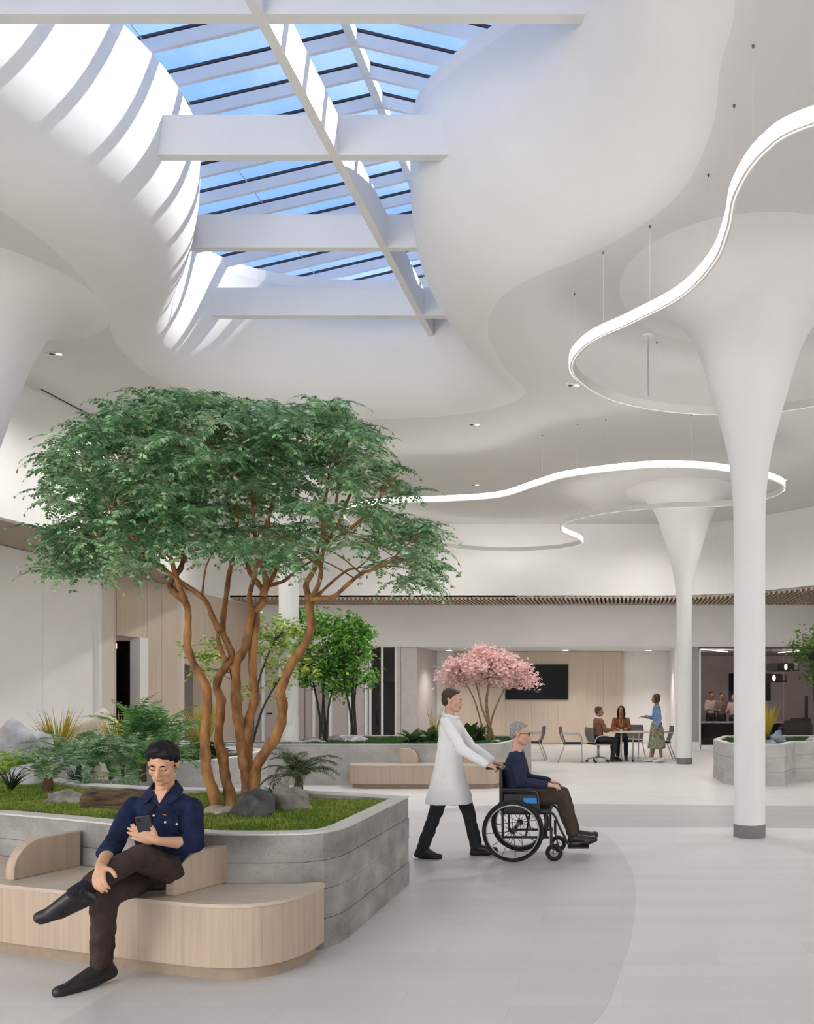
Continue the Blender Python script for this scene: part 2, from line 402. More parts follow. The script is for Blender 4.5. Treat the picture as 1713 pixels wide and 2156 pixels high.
# oak-clad stretch with two doorways
wo_ = struct(MB().box(XL-.24, XL-.2, 18.95, 20.3, 0, SOF).build('wall_left_oak', WOODP))
def opanel(y0, y1, z0, z1): MB().box(XL-.2, XL, y0+.006, y1-.006, z0, z1).build('panel', WOODP, wo_)
for y0, y1, z0 in ((17.55, 17.8, 0), (18.95, 19.55, 0), (19.55, 20.3, 0), (21.55, 22.2, 0), (22.2, 22.9, 0), (22.9, 24.5, 0)): opanel(y0, y1, z0, SOF)
opanel(17.8, 18.95, 2.98, SOF); opanel(20.3, 21.55, 2.45, SOF)
MB().box(XL-.05, XL+.12, 20.22, 20.34, 0, SOF).build('edge_strip', mat('trim_oak_pale', (0, 0, 0)), wo_)
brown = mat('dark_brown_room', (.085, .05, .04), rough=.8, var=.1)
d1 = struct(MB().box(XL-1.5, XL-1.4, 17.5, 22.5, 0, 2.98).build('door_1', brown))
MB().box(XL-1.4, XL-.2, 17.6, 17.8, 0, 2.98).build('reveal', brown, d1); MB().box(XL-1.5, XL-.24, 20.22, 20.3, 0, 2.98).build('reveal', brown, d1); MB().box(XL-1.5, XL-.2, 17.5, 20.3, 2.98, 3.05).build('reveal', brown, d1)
MB().box(XL-.2, XL+.03, 18.62, 18.95, 0, 2.98).build('jamb', WHITE, d1)
MB().box(XL-1.4, XL-.2, 17.8, 18.62, 2.9, 2.98).build('head_panel', mat('transom_pink', (.55, .42, .40), rough=.5), d1)
MB().box(XL-.6, XL-.5, 17.8, 18.62, 2.72, 2.84).build('transom_light', mat('transom_lamp', (1, .86, .82), emit=.8), d1)
d2 = struct(MB().box(XL-.32, XL-.25, 20.3, 21.55, 0, 2.45).build('door_2', mat('taupe_door', (.20, .165, .15), rough=.6)))
MB().box(XL-.25, XL+.02, 21.45, 21.55, 0, 2.45).build('jamb', WOODP, d2)

# ---- back wall: header, glazed offices on the left, alcove with screen, meeting room on the right
wb = struct(MB().box(XL, 8.2, YB, YB+.2, HEAD, SOF+.07).build('wall_back', GREYW))
MB().box(XL, 8.2, YB-.012, YB, HEAD, HEAD+.05).build('header_edge', WHITE, wb)
def bx(name, m, par, *b): return MB().box(*b).build(name, m, par)
# left stretch px 485..775  (x -11.1 .. -7.65)
xa = lambda px: (px-CX)/FPX*YB
wbl = struct(bx('wall_back_left', MAUVE, None, XL, xa(775), YB+.12, YB+.2, 0, HEAD))
edges = [XL, xa(520), xa(553), xa(640), xa(660), xa(695), xa(735), xa(775)]
for i in range(len(edges)-1):
    bx('panel', (GREYW, MAUVE, MAUVE, MAUVE, mat('taupe_panel', (.33, .285, .27), rough=.6), MAUVE, mat('mauve_panel_b', (.50, .455, .445), rough=.6))[i], wbl, edges[i]+.02, edges[i+1]-.02, YB+.06, YB+.12, 0, HEAD)
for px in (553, 660, 695, 735, 770):
    bx('mullion', ALU, wbl, xa(px)-.035, xa(px)+.035, YB, YB+.10, 0, HEAD)
hd = MB().tube([(xa(560), YB+.02, 1.08), (xa(572), YB+.02, 1.08)], .018, 8).build('door_handle', BLACK, wbl)
# glass door px 775..832 and the office behind it
wg = struct(bx('window_1', GLASSD, None, xa(778), xa(832), YB+.09, YB+.10, .05, HEAD-.02))
for px in (778, 803, 832): bx('window_frame', ALU, wg, xa(px)-.03, xa(px)+.03, YB+.04, YB+.14, 0, HEAD)
bx('window_frame', ALU, wg, xa(778), xa(832), YB+.04, YB+.14, 0, .07)
struct(bx('wall_office_back', mat('office_wall', (.50, .46, .45), rough=.8), None, -10.5, xa(875), 27.6, 27.7, 0, HEAD))
struct(bx('ceiling_office', WHITE, None, -10.5, xa(875), YB+.2, 27.7, HEAD, HEAD+.05))
struct(bx('wall_office_left', WARMW, None, -10.6, -10.5, YB+.2, 27.7, 0, HEAD))
# pier px 832..877
wp = struct(bx('wall_pier', mat('pier_panel', (.55, .51, .50), rough=.7), None, xa(834), xa(877), YB+.02, 27.4, 0, HEAD))
bx('joint_strip', mat('pier_joint', (.30, .28, .275)), wp, xa(842), xa(844), YB+.012, YB+.021, 0, HEAD)
# alcove
YA = 27.0
xs = lambda px: (px-CX)/FPX*YA
al = struct(bx('wall_alcove', GREYW, None, xa(877), 1.9, YA, YA+.15, 0, HEAD+.1))
struct(bx('ceiling_alcove', WHITE, None, xa(877), 1.9, YB+.2, YA+.15, HEAD, HEAD+.08))
bx('alcove_pier', WHITE, al, xs(1402), xs(1412), YA-.08, YA, 0, HEAD)
struct(bx('wall_alcove_right', GREYW, None, xa(1420), xa(1420)+.16, YB+.0, YA, 0, HEAD))
pxs = [962, 1012, 1065, 1120, 1176, 1232, 1270, 1310]
ow = struct(bx('wall_oak', WOODP, None, xs(962), xs(1310), YA-.12, YA, 0, HEAD))
for a, b in zip(pxs[:-1], pxs[1:]):
    bevel_mesh(MB().box(xs(a)+.0012, xs(b)-.0012, YA-.15, YA-.12, .02, HEAD-.01).mesh('oak_panel'), .004, 1)
for i in range(len(pxs)-1):
    link('oak_panel', bpy.data.meshes['oak_panel'+('' if i == 0 else '.%03d' % i)], WOODP, ow)
struct(bx('baseboard_back', WHITE, None, xs(1310), xa(1420), YA-.02, YA, 0, .14))
# piers and glazing of the meeting room, px 1455 .. right
wr = struct(bx('wall_pier_right', mat('grey_pier', (.33, .31, .30), rough=.7), None, xa(1452), xa(1471), YB, YB+.25, 0, HEAD))
bx('baseboard', WHITE, wr, xa(1450), xa(1473), YB-.02, YB, 0, .22)
wm = struct(bx('window_2', GLASSD, None, xa(1474), xa(1560), YB+.10, YB+.112, .12, HEAD-.06))
bx('pane', GLASSD, wm, xa(1560)+.02, xa(1650), YB+.10, YB+.112, .12, HEAD-.06)
bx('pane', GLASSD, wm, xa(1650)+.02, 8.2, YB+.10, YB+.112, .12, HEAD-.06)
bx('window_frame', ALU, wm, xa(1471), xa(1475), YB+.03, YB+.16, 0, HEAD)
bx('bottom_rail', ALU, wm, xa(1471), 8.2, YB+.03, YB+.16, .0, .12)
bx('top_rail', mat('dark_rail', (.10, .09, .088)), wm, xa(1471), 8.2, YB+.03, YB+.16, HEAD-.06, HEAD)
MTW = mat('meeting_room_wall', (.50, .445, .435), rough=.8, var=.08, scale=2)
struct(bx('wall_meeting_back', MTW, None, xa(1440), 12, 31.0, 31.15, 0, HEAD+.2))
struct(bx('wall_meeting_left', MTW, None, xa(1471)-.1, xa(1471), YB+.2, 31.0, 0, HEAD+.2))
struct(bx('wall_meeting_right', MTW, None, 8.2, 8.35, YB-6, 31.0, 0, SOF))
cm = struct(bx('ceiling_meeting', mat('meeting_ceiling', (.40, .37, .36), rough=.8), None, xa(1471)-.1, 8.35, YB+.2, 31.1, HEAD+.02, HEAD+.1))
fm = struct(bx('floor_meeting', mat('meeting_carpet', (.16, .14, .135), rough=.9, var=.2, scale=14), None, xa(1471), 8.2, YB+.2, 31.0, 0, .006))

# ---- flared white columns
def column(x, y, label, flare):
    t = thing('flared_column', label, 'column', (x, y, 0), 0, 'flared white columns', 'structure')
    r0 = .185; q = (flare-.6)/.95
    prof = [(r0, .15), (r0, 1.5), (r0, 2.6)]+spline([(.185, 3.4), (.195, 4.0), (.255, 4.52), (.36, 4.95), (.46, 5.3), (.60, 5.75), (.60+.18*q, 6.1), (.60+.42*q, 6.35), (.60+.70*q, 6.465), (flare, 6.5)], 4)
    MB().lathe(prof+[(flare, CEIL+.02)], n=48).build('shaft', WHITE, t, True, 50)
    MB().lathe([(r0+.004, 0), (r0+.004, .148), (r0-.01, .152)], n=48).build('base_ring', GREYB, t, True, 40)
    return t
column(1.508, 9.6, 'large white flared column nearest the camera, right of the wheelchair', 1.55)
column(1.484, 19.4, 'slimmer far white flared column between meeting table and glass room', 1.4)
column(-6.65, 16.1, 'white column standing behind the green trees of the far planter', 1.4)
column(-7.75, 9.6, 'white column flaring into the ceiling at the left picture edge', 1.4)

# ---- lattice of white beams across the skylight
bt = thing('skylight_beam_grid', 'lattice of deep white beams crossing under the glass skylight', 'beam', (0, 0, 0))
ZB = EYE+5.8
def wall_x(y, side):
    xsn = []
    for i in range(len(top)):
        a = top[i]; b = top[i-1]
        if (a[1] > y) != (b[1] > y): xsn.append(a[0]+(b[0]-a[0])*(y-a[1])/(b[1]-a[1]))
    return max(xsn) if side > 0 else min(xsn)
for y in (5.1, 6.95, 8.75, 10.56, 12.46):
    MB().box(wall_x(y, -1)-.28, wall_x(y, 1)+.22, y-.05, y+.05, ZB, ZB+.43).build('cross_beam', WHITE, bt)
MB().box(-3.16, -3.06, 3.6, 13.45, ZB-.004, ZB+.426).build('long_beam', WHITE, bt)

# ---- gabled glass skylight
gs = thing('glass_skylight', 'gabled glass skylight with grey rafters and blue sky above', 'skylight', (0, 0, TOPZ))
RX, RZ, EAVE = -3.05, .92, 3.95          # ridge x, ridge height above the deck, half span
RAFT = mat('grey_rafter', (.72, .72, .73), rough=.5, var=.03, scale=3)
raf = None; y = 3.35; k = 0
sl_ = math.atan2(RZ, EAVE); SLN = math.hypot(RZ, EAVE)
def rafter_mesh(s):
    me = MB().bar((RX, 0, RZ-.10), (RX+s*EAVE, 0, -.10+.0), .04, .14, up=(0, 0, 1)).mesh('rafter'); me.materials.append(RAFT); return me
def cap_mesh(s):
    me = MB().bar((RX, 0, RZ+.0), (RX+s*EAVE, 0, .0), .045, .03).mesh('glazing_cap'); me.materials.append(DARKM); return me
rm = {s: rafter_mesh(s) for s in (-1, 1)}; cmh = {s: cap_mesh(s) for s in (-1, 1)}
pm = {}
for s in (-1, 1):
    pm[s] = MB().bar((RX, .242, RZ+.02), (RX+s*EAVE, .242, .02), .45, .012).mesh('glass_pane'); pm[s].materials.append(GLASS)
while y < 14.0:
    for s in (-1, 1):
        o = link('rafter', rm[s], None, gs); o.location = (0, y, 0)
        c = link('glazing_cap', cmh[s], None, o)
        if y < 13.4:
            p = link('glass_pane', pm[s], None, gs); p.location = (0, y, 0)
    y += .484; k += 1
yend = y-.484
MB().box(RX-.05, RX+.05, 3.2, yend+.1, RZ-.16, RZ-.02).build('ridge_beam', ALU, gs)
for dx in (-2.1, 2.1):
    MB().tube([(RX+dx, 3.2, RZ*(1-2.1/EAVE)-.02), (RX+dx, yend, RZ*(1-2.1/EAVE)-.02)], .008, 6).build('tie_rod', METAL, gs)
# dark louvred gable end beyond the glass
SLATE = mat('dark_slate_cladding', (.045, .05, .06), rough=.6, var=.15, scale=3)
ge = MB().prism([(RX-EAVE, -.02), (RX+EAVE, -.02), (RX, RZ)], 0, .05).mesh('gable_end')
for v in ge.vertices: v.co = Vector((v.co.x, yend+.15+v.co.z, v.co.y))
fixn(ge); link('gable_end', ge, SLATE, gs)
for i in range(-7, 8):
    xx = RX+i*.42; hh = RZ*(1-abs(i*.42)/EAVE)
    MB().box(xx-.012, xx+.012, yend+.11, yend+.15, 0, hh).build('gable_mullion', mat('slate_grey_bar', (.25, .27, .30)), gs)
for zz in (.3, .62):
    w = EAVE*(1-zz/RZ); MB().box(RX-w, RX+w, yend+.105, yend+.15, zz-.012, zz+.012).build('gable_mullion', mat('slate_grey_bar', (0, 0, 0)), gs)

# ---- front and right-hand walls behind the photographer (the added daylight lamps before them are set at the top), paving beyond
struct(bx('wall_front', WHITE, None, -11.4, 13.6, -10.0, -9.8, 0, CEIL+.2))
struct(bx('wall_right', WHITE, None, 13.4, 13.6, -10.0, 13.2, 0, CEIL+.2))
struct(bx('wall_right_far', WHITE, None, 8.35, 13.6, 18.2, 18.4, 0, SOF+.1))
struct(bx('wall_right_side', WHITE, None, 13.4, 13.6, 13.2, 18.4, 0, SOF+.1))
struct(bx('ground_outside', mat('pale_paving', (.55, .54, .52), rough=.9), None, -60, 60, -60, 60, -.4, -.21))
# ================================================================== LIGHT FITTINGS
LAMP = mat('lamp_diffuser', (1.0, .985, .96), emit=6.0)
LAMPH = mat('lamp_housing', (.80, .78, .75), rough=.4, var=.02)
def ring_lamp(label, pts, cables, zb=5.575, h=.11, w=.05):
    t = thing('ring_pendant_lamp', label, 'pendant lamp', (0, 0, 0), 0, 'curving ring pendants under the ceiling')
    loop = spline(pts, 10, True)
    ar = sum(loop[i-1][0]*loop[i][1]-loop[i][0]*loop[i-1][1] for i in range(len(loop)))
    out = offset_loop(loop, -.012); inn = offset_loop(loop, w)
    MB().prism(loop, zb, zb+h, inn).build('housing', LAMPH, t, True, 40)
    MB().prism(out, zb+.012, zb+h-.004, loop).build('diffuser', LAMP, t, True, 40)
    gi = offset_loop(loop, .018); g2 = offset_loop(loop, .030)
    MB().prism(gi, zb-.004, zb+.001, g2).build('underside_strip', mat('lamp_strip', (.93, .90, .85), emit=.35), t)
    me = MB().tube([(0, 0, zb+h), (0, 0, CEIL)], .0014, 5).mesh('cable'); me.materials.append(WHITE)
    cn = MB().lathe([(.001, CEIL-.02), (.008, CEIL-.02), (.011, CEIL-.005), (.011, CEIL)], n=12).mesh('cable_anchor'); cn.materials.append(mat('anchor_grey', (.12, .12, .12)))
    for px, py in cables:
        y = 4.8*FPX/(CY-py); x = (px-CX)/FPX*y
        q = min(inn, key=lambda p: (p[0]-x)**2+(p[1]-y)**2)
        c = link('cable', me, None, t); c.location = (q[0], q[1], 0)
        a = link('cable_anchor', cn, None, c)
    return t
ring1 = ring_lamp('nearest curving white ring lamp looping around the large column',
    [(1.3,5.48),(.99,5.79),(.86,6.27),(.86,6.74),(.80,7.28),(.56,7.88),(.1,8.42),(-.37,8.91),(-.61,9.48),(-.56,10.04),(-.19,10.67),(.39,11.06),(.99,11.24),(1.39,11.26),(2.29,11.1),(2.9,10.6),(3.3,9.5),(3.1,8.2),(3.3,7.0),(3.2,5.8),(2.3,5.1)],
    [(1577,92),(1535,218),(1487,369),(1358,475),(1258,529),(1204,620),(1570,385),(1400,705)])
for px, py in ((1364, 705),):
    y = 4.8*FPX/(CY-py); x = (px-CX)/FPX*y
    MB().tube([(x, y+.02, 5.68), (x, y+.02, CEIL)], .011, 8).build('power_feed', METAL, ring1)
    MB().lathe([(.001, -.03), (.07, -.03), (.075, -.005), (.075, 0)], (x, y+.02, CEIL), 20).build('canopy', WHITE, ring1, True, 40)
ring_lamp('far curving white ring lamp hanging in front of the slimmer column',
    [(-3.56,16.3),(-2.44,15.96),(-1.6,15.07),(-.93,14.43),(.33,13.9),(1.2,13.88),(1.83,14.1),(2.66,14.6),(3.05,15.2),(3.0,15.96),(2.27,16.7),(.9,16.96),(-.3,17.4),(-1.19,18.3),(-1.43,19.3),(-1.06,20.4),(-1.15,21.2),(-2.07,21.9),(-3.4,22.1),(-4.6,21.6),(-5.6,20.4),(-6.2,18.8),(-5.9,17.2),(-4.8,16.5)],
    [(1130,915),(1310,905),(1440,898),(1200,888),(1228,1060)])

def downlight(px, py, label, h=4.8, zc=CEIL):
    y = h*FPX/(CY-py); x = (px-CX)/FPX*y
    t = thing('downlight', label, 'downlight', (x, y, zc), 0, 'recessed ceiling downlights')
    MB().box(-.11, .11, -.05, .05, -.012, 0).build('trim_plate', WHITE, t)
    for dx in (-.05, .05): MB().lathe([(.001, -.016), (.034, -.016), (.038, -.010)], (dx, 0, 0), 14).build('aperture', BLACK if dx < 0 else mat('downlight_lens', (1, .97, .92), emit=1.5), t)
    d = bpy.data.lights.new('downlight_beam', 'SPOT'); d.energy = 215; d.color = (1, .97, .935); d.spot_size = 2.7; d.spot_blend = 1; d.shadow_soft_size = .08; o = bpy.data.objects.new('downlight_beam', d); COL.objects.link(o); o.parent = t; o.location = (0, 0, -.05)
downlight(1207, 810, 'twin ceiling downlight beside the near ring lamp')
downlight(998, 893, 'twin ceiling downlight below the skylight lip, above the tree crown')
downlight(117, 744, 'twin ceiling downlight near the left wall, under the skylight drum')
for i, (x, y, lab) in enumerate(((3.6, 18.2, 'twin ceiling downlight right of the slimmer column'), (-3.4, 18.6, 'twin ceiling downlight inside the far ring lamp'), (-8.4, 14.2, 'twin ceiling downlight by the left wall behind the tree crown'), (-8.4, 18.2, 'twin ceiling downlight in the far left ceiling corner'),
        (4.6, 12.4, 'twin ceiling downlight beyond the right frame edge, beside the near ring lamp'), (-5.6, 20.6, 'twin ceiling downlight before the back upper wall'), (0.6, 20.9, 'twin ceiling downlight in front of the far column'))):
    downlight(CX+x/y*FPX, CY-4.8/y*FPX, lab)  # downlights added to brighten the hall, besides the three fixtures above
def cylinder_light(px, y, label):
    x = (px-CX)/FPX*y
    t = thing('downlight', label, 'downlight', (x, y, HEAD), 0, 'recessed ceiling downlights')
    MB().lathe([(.001, -.05), (.10, -.05), (.12, -.01), (.12, 0)], n=20).build('housing', WHITE, t)
    MB().lathe([(.001, -.056), (.09, -.056), (.095, -.05)], n=20).build('lens', mat('warm_lens', (1, .96, .90), emit=6), t)
    d = bpy.data.lights.new('alcove_spot', 'SPOT'); d.energy = 110; d.spot_size = 2.0; d.spot_blend = .8; d.shadow_soft_size = .1; d.color = (1, .94, .88)
    o = bpy.data.objects.new('alcove_spot', d); COL.objects.link(o); o.parent = t; o.location = (0, 0, -.08)
cylinder_light(1365, 25.4, 'lit round downlight above the standing woman in the alcove')
cylinder_light(945, 25.4, 'lit round downlight above the pink blossom tree')
cylinder_light(1190, 25.4, 'round downlight in the alcove ceiling above the wall screen')
for i, (y0, y1, s) in enumerate(((9.8, 12.66, 'nearer'), (12.74, 15.2, 'farther'))):
    xx = -9.40 if i == 0 else -9.2
    t = tag(MB().box(xx, xx+.035, y0, y1, CEIL-.006, CEIL+.004).build('slot_diffuser', BLACK), f'{s} black slot air diffuser along the left ceiling edge', 'air vent', 'black ceiling slots')

# ================================================================== PLANTERS
def planter(label, outline, H, wall, m, rim_m, courses, soil_m, group='concrete planters'):
    t = thing('concrete_planter', label, 'planter', (0, 0, 0), 0, group)
    inn = offset_loop(outline, wall)
    z = 0; n = len(courses)
    for i, c in enumerate(courses):
        o_ = offset_loop(outline, (.0, .006, .002, .008)[i % 4]); g = .004 if i < n-1 else 0
        bm = MB().prism(o_, z, z+c-g, inn); ob = bm.build('board_course', m, t)
        if i < n-1: MB().prism(offset_loop(outline, .016), z+c-g-.001, z+c+.001, offset_loop(outline, wall-.01)).build('joint', m, t)
        z += c
    MB().prism(offset_loop(outline, .002), z, z+.012, inn).build('rim', rim_m, t)
    MB().prism(inn, .0, H-.06).build('soil', soil_m, t)
    return t, inn
MOSS = mat('moss_ground', (.12, .17, .035), rough=.95, var=.35, scale=9, bump=.8, bscale=60, col2=(.27, .34, .07))
P1 = [(-1.9,7.2),(-1.9,6.4),(-1.9,5.62),(-1.92,5.48),(-1.98,5.36),(-2.1,5.29),(-2.3,5.272),(-2.52,5.272),(-2.74,5.285),(-3.1,5.43),(-3.5,5.65),(-4.1,5.92),(-4.76,6.18),(-5.6,6.4),(-6.6,6.55),(-7.6,6.6),(-8.3,6.6),(-8.3,9.1),(-7.4,9.15),(-6.4,8.95),(-5.4,8.25),(-4.6,7.95),(-3.25,7.72),(-2.4,7.42)]
pl1, in1 = planter('large board-formed concrete planter holding the big tree behind the seated man', P1, .78, .13, CONC, CONCR, [.2, .2, .19, .178], MOSS)
P2 = [(-9.3,10.6),(-7.6,10.25),(-6.6,10.3),(-5.95,10.55),(-5.6,11.1),(-5.55,11.9),(-5.8,13.2),(-7.0,14.0),(-9.0,14.2)]
pl2, in2 = planter('pale concrete planter with boulders and grasses in the middle distance', P2, .78, .12, CONCL, CONCR, [.4, .368], MOSS)
P3 = [(-8.6,15.0),(-6.5,14.86),(-5.0,14.84),(-2.7,14.84),(-2.4,14.92),(-2.25,15.12),(-1.95,17.3),(-2.5,18.0),(-6.2,18.0),(-6.3,15.85),(-8.6,15.85)]
pl3, in3 = planter('long pale concrete planter with green trees and pink blossom tree', P3, .76, .12, CONCL, CONCR, [.38, .368], MOSS)
P4 = [(1.83,16.3),(1.90,15.2),(2.02,14.9),(2.5,14.66),(2.95,14.7),(3.12,15.1),(3.3,15.45),(3.75,15.58),(5.0,15.2),(6.2,15.8),(6.0,18.0),(2.2,17.6)]
pl4, in4 = planter('faceted concrete planter beside the large column on the right', P4, .77, .12, CONCL, CONCR, [.26, .26, .238], MOSS)

def grass_field(label, inn, z, count, hmin, hmax, m, clip=None, seed=1):
    rnd = random.Random(seed); xs_ = [p[0] for p in inn]; ys_ = [p[1] for p in inn]; b = MB(); k = 0
    while k < count:
        x = rnd.uniform(min(xs_), max(xs_)); y = rnd.uniform(min(ys_), max(ys_))
        if clip and not clip(x, y): continue
        if not inside(inn, x, y): continue
        bump_ = .02*noise.noise((x*2.5, y*2.5, 3))+.015*noise.noise((x*7, y*7, 1))
        for _ in range(4):
            a = rnd.uniform(0, 2*PI); h = rnd.uniform(hmin, hmax); w = rnd.uniform(.006, .012); l = rnd.uniform(.2, .9)*h
            ca, sa = math.cos(a), math.sin(a); ox = rnd.uniform(-.02, .02); oy = rnd.uniform(-.02, .02)
            n0 = len(b.v)
            b.v += [(x+ox-sa*w, y+oy+ca*w, z-.01+bump_), (x+ox+sa*w, y+oy-ca*w, z-.01+bump_), (x+ox+ca*l, y+oy+sa*l, z+h+bump_)]
            b.f.append((n0, n0+1, n0+2))
        k += 1
    return tag(b.build('moss_grass', m), label, 'grass', kind='stuff')
GR1 = leafmat('moss_green', (.12, .22, .035), (.23, .34, .055), (.42, .46, .10), 2.2, .7)
GR2 = leafmat('lawn_green', (.03, .09, .025), (.05, .14, .04), (.10, .20, .07), 3, .7)
grass_field('low mossy grass covering the soil of the large planter', in1, .725, 24000, .010, .034, GR1, lambda x, y: x > -6.8)
grass_field('short grass among the boulders of the middle planter', in2, .725, 3500, .02, .05, GR2, None, 2)
grass_field('short lawn edge in the long far planter', in3, .705, 6000, .02, .05, GR2, None, 3)
grass_field('short lawn in the faceted right planter', in4, .715, 4000, .02, .05, GR2, None, 4)

# ================================================================== BENCHES
def resample(line, step):
    out = [Vector(line[0])]; acc = 0
    for a, b in zip(line[:-1], line[1:]):
        a = Vector(a); b = Vector(b); L = (b-a).length; d = 0
        while acc+L-d >= step:
            d += step-acc; out.append(a.lerp(b, d/L)); acc = 0
        acc += L-d
    return out
def bench(name, label, front, back, H, group):
    t = thing(name, label, 'bench', (0, 0, 0), 0, group)
    poly = list(front)+list(back)[::-1]
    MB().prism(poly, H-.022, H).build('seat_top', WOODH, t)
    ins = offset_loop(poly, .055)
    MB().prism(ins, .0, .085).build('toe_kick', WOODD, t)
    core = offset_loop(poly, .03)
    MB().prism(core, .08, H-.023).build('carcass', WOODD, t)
    fl_ = resample([Vector(p) for p in front], .0275); n = len(fl_); k = 6
    nrm = []
    for i in range(n):
        d = (fl_[min(i+1, n-1)]-fl_[max(i-1, 0)]).normalized(); nrm.append(Vector((-d.y, d.x)))
    i = 0
    while i < n-1:
        j = min(i+k, n-1)
        seg = list(range(i, j+1))
        o_ = [fl_[q]+nrm[q]*.006 for q in seg]; q_ = [fl_[q]+nrm[q]*.03 for q in seg]
        o_[0] = o_[0].lerp(o_[1], .014); o_[-1] = o_[-1].lerp(o_[-2], .014)
        MB().prism([(p.x, p.y) for p in o_]+[(p.x, p.y) for p in q_[::-1]], .085, H-.024).build('front_panel', WOOD, t)
        i = j
    return t
def armrest(t, p, d, L, H, z0, th=.075, flip=False):
    d = Vector(d).normalized(); nrm = Vector((-d.y, d.x)); R = min(.2, H*.85)
    prof = [(0, 0)]+[(R-R*math.cos(a*PI/2/10), H-R+R*math.sin(a*PI/2/10)) for a in range(11)]+[(L, H), (L, 0)]
    def ring(o, ins=0): return [(p[0]+d.x*u+nrm.x*o, p[1]+d.y*u+nrm.y*o, z0+z) for u, z in prof]
    b = MB().loft([ring(-th/2), ring(th/2)])
    me = fixn(b.mesh('armrest')); bevel_mesh(me, .006, 2); o = link('armrest', me, WOOD, t)
    return o
bf = spline([(-5.6,5.72),(-4.8,5.47),(-4.04,5.235),(-2.9,4.87),(-2.62,4.785),(-2.4,4.735),(-2.22,4.735),(-2.07,4.81),(-1.975,4.95),(-1.94,5.10),(-1.935,5.26)], 8)
bb = [(-5.6,6.37),(-4.76,6.155),(-4.1,5.895),(-3.5,5.62),(-3.1,5.40),(-2.74,5.258),(-2.3,5.25),(-2.08,5.262),(-1.99,5.30)]
SEAT = .46
be1 = bench('curved_bench', 'pale oak veneer bench with rounded end under the seated man', bf, bb, SEAT, 'pale oak planter benches')
armrest(be1, (-2.765, 4.935), (.36, .93), .40, .245, SEAT)
armrest(be1, (-4.06, 5.35), (.28, .96), .48, .25, SEAT)
fb = spline([(-4.93,14.86),(-4.93,14.6),(-4.86,14.42),(-4.68,14.31),(-4.45,14.28),(-3.4,14.28),(-2.5,14.28),(-2.28,14.36),(-2.2,14.55),(-2.2,14.86)], 6)
be2 = bench('curved_bench', 'smaller pale oak bench against the long far planter', fb, [(-4.9,14.85),(-2.23,14.85)], .42, 'pale oak planter benches')
for x0 in (-3.72, -2.58):
    armrest(be2, (x0, 14.68), (-1, 0), .30, .27, .42, .09)

# ================================================================== FURNITURE AT THE MEETING TABLE
SHELL = mat('taupe_chair_shell', (.15, .135, .12), rough=.55, var=.05)
PAD = mat('black_seat_pad', (.02, .02, .022), rough=.8, var=.15)
TUBE = mat('grey_tube_steel', (.42, .43, .43), rough=.35, var=.03, metal=.6)
def chair_proto(name, label):
    t = thing(name, label, 'chair', (0, 0, 0), 0, 'chairs of the meeting group')
    me = bevel_mesh(MB().box(-.21, .23, -.23, .23, .43, .475).mesh('seat'), .02, 2); link('seat', me, PAD, t)
    rows_f = []; rows_b = []
    for i in range(9):
        u = i/8; z = .50+.36*u; xo = -.20-.09*u-.03*math.sin(u*PI)
        w = .235*(1-.12*abs(2*u-1)**3)
        rows_f.append([(xo-.05*(1-(k/4-1)**2)+.05, w*(k/4-1), z) for k in range(9)])
        rows_b.append([(xo-.05*(1-(k/4-1)**2)+.022, w*(k/4-1), z) for k in range(9)])
    rings = [f+b[::-1] for f, b in zip(rows_f, rows_b)]
    link('backrest', fixn(MB().loft(rings).mesh('backrest', True, 50)), SHELL, t)
    for s in (-1, 1):
        MB().tube(spline([(-.25, s*.25, .70), (.0, s*.27, .695), (.14, s*.27, .69), (.22, s*.27, .64), (.25, s*.27, .55), (.25, s*.265, .30), (.26, s*.265, 0.0)], 4), .0135, 8).build('arm_leg', TUBE, t, True)
        MB().tube([(-.17, s*.22, .44), (-.25, s*.24, .22), (-.33, s*.26, 0.0)], .0135, 8).build('leg', TUBE, t, True)
        MB().tube([(-.17, s*.22, .45), (-.22, s*.235, .60), (-.26, s*.24, .71)], .012, 8).build('back_support', TUBE, t, True)
        MB().tube([(-.18, s*.235, .432), (.25, s*.265, .432)], .011, 8).build('seat_rail', TUBE, t, True)
    return t
ch0 = chair_proto('armchair', 'taupe shell armchair facing left, nearest the long planter')
def place_chair(px, y, rz, label, first=False):
    c = ch0 if first else copy_tree(ch0)
    c.location = ((px-CX)/FPX*y, y, 0); c.rotation_euler = (0, 0, rz)
    if not first: tag(c, label)
    return c
place_chair(1122, 20.4, PI, '', True)
place_chair(1203, 20.0, .05, 'empty taupe armchair facing right, between planter and meeting table')
place_chair(1392, 20.6, PI+.1, 'armchair behind the standing woman in the patterned skirt')
place_chair(1330, 21.1, -PI/2-.35, 'dark armchair holding the seated woman in the rust jacket')
# swivel chair of the seated man
t = thing('swivel_chair', 'taupe swivel chair on castors holding the man in brown jacket', 'chair', ((1259-CX)/FPX*19.9, 19.9, 0), .45)
for ch in list(ch0.children):
    if ch.name.split('.')[0] in ('seat', 'backrest', 'seat_rail'):
        c = ch.copy(); COL.objects.link(c); c.parent = t
MB().tube([(0, 0, .12), (0, 0, .44)], .03, 12).build('stem', TUBE, t, True)
for k in range(5):
    a = 2*PI*k/5+.3; MB().tube([(0, 0, .13), (.27*math.cos(a), .27*math.sin(a), .08)], .018, 8).build('base_spoke', TUBE, t, True)
    MB().ball((.28*math.cos(a), .28*math.sin(a), .033), (.033, .033, .033)).build('castor', BLACK, t, True)
for s in (-1, 1):
    MB().tube(spline([(-.2, s*.25, .5), (-.15, s*.27, .62), (0, s*.27, .66), (.15, s*.27, .65)], 4), .013, 8).build('arm', TUBE, t, True)
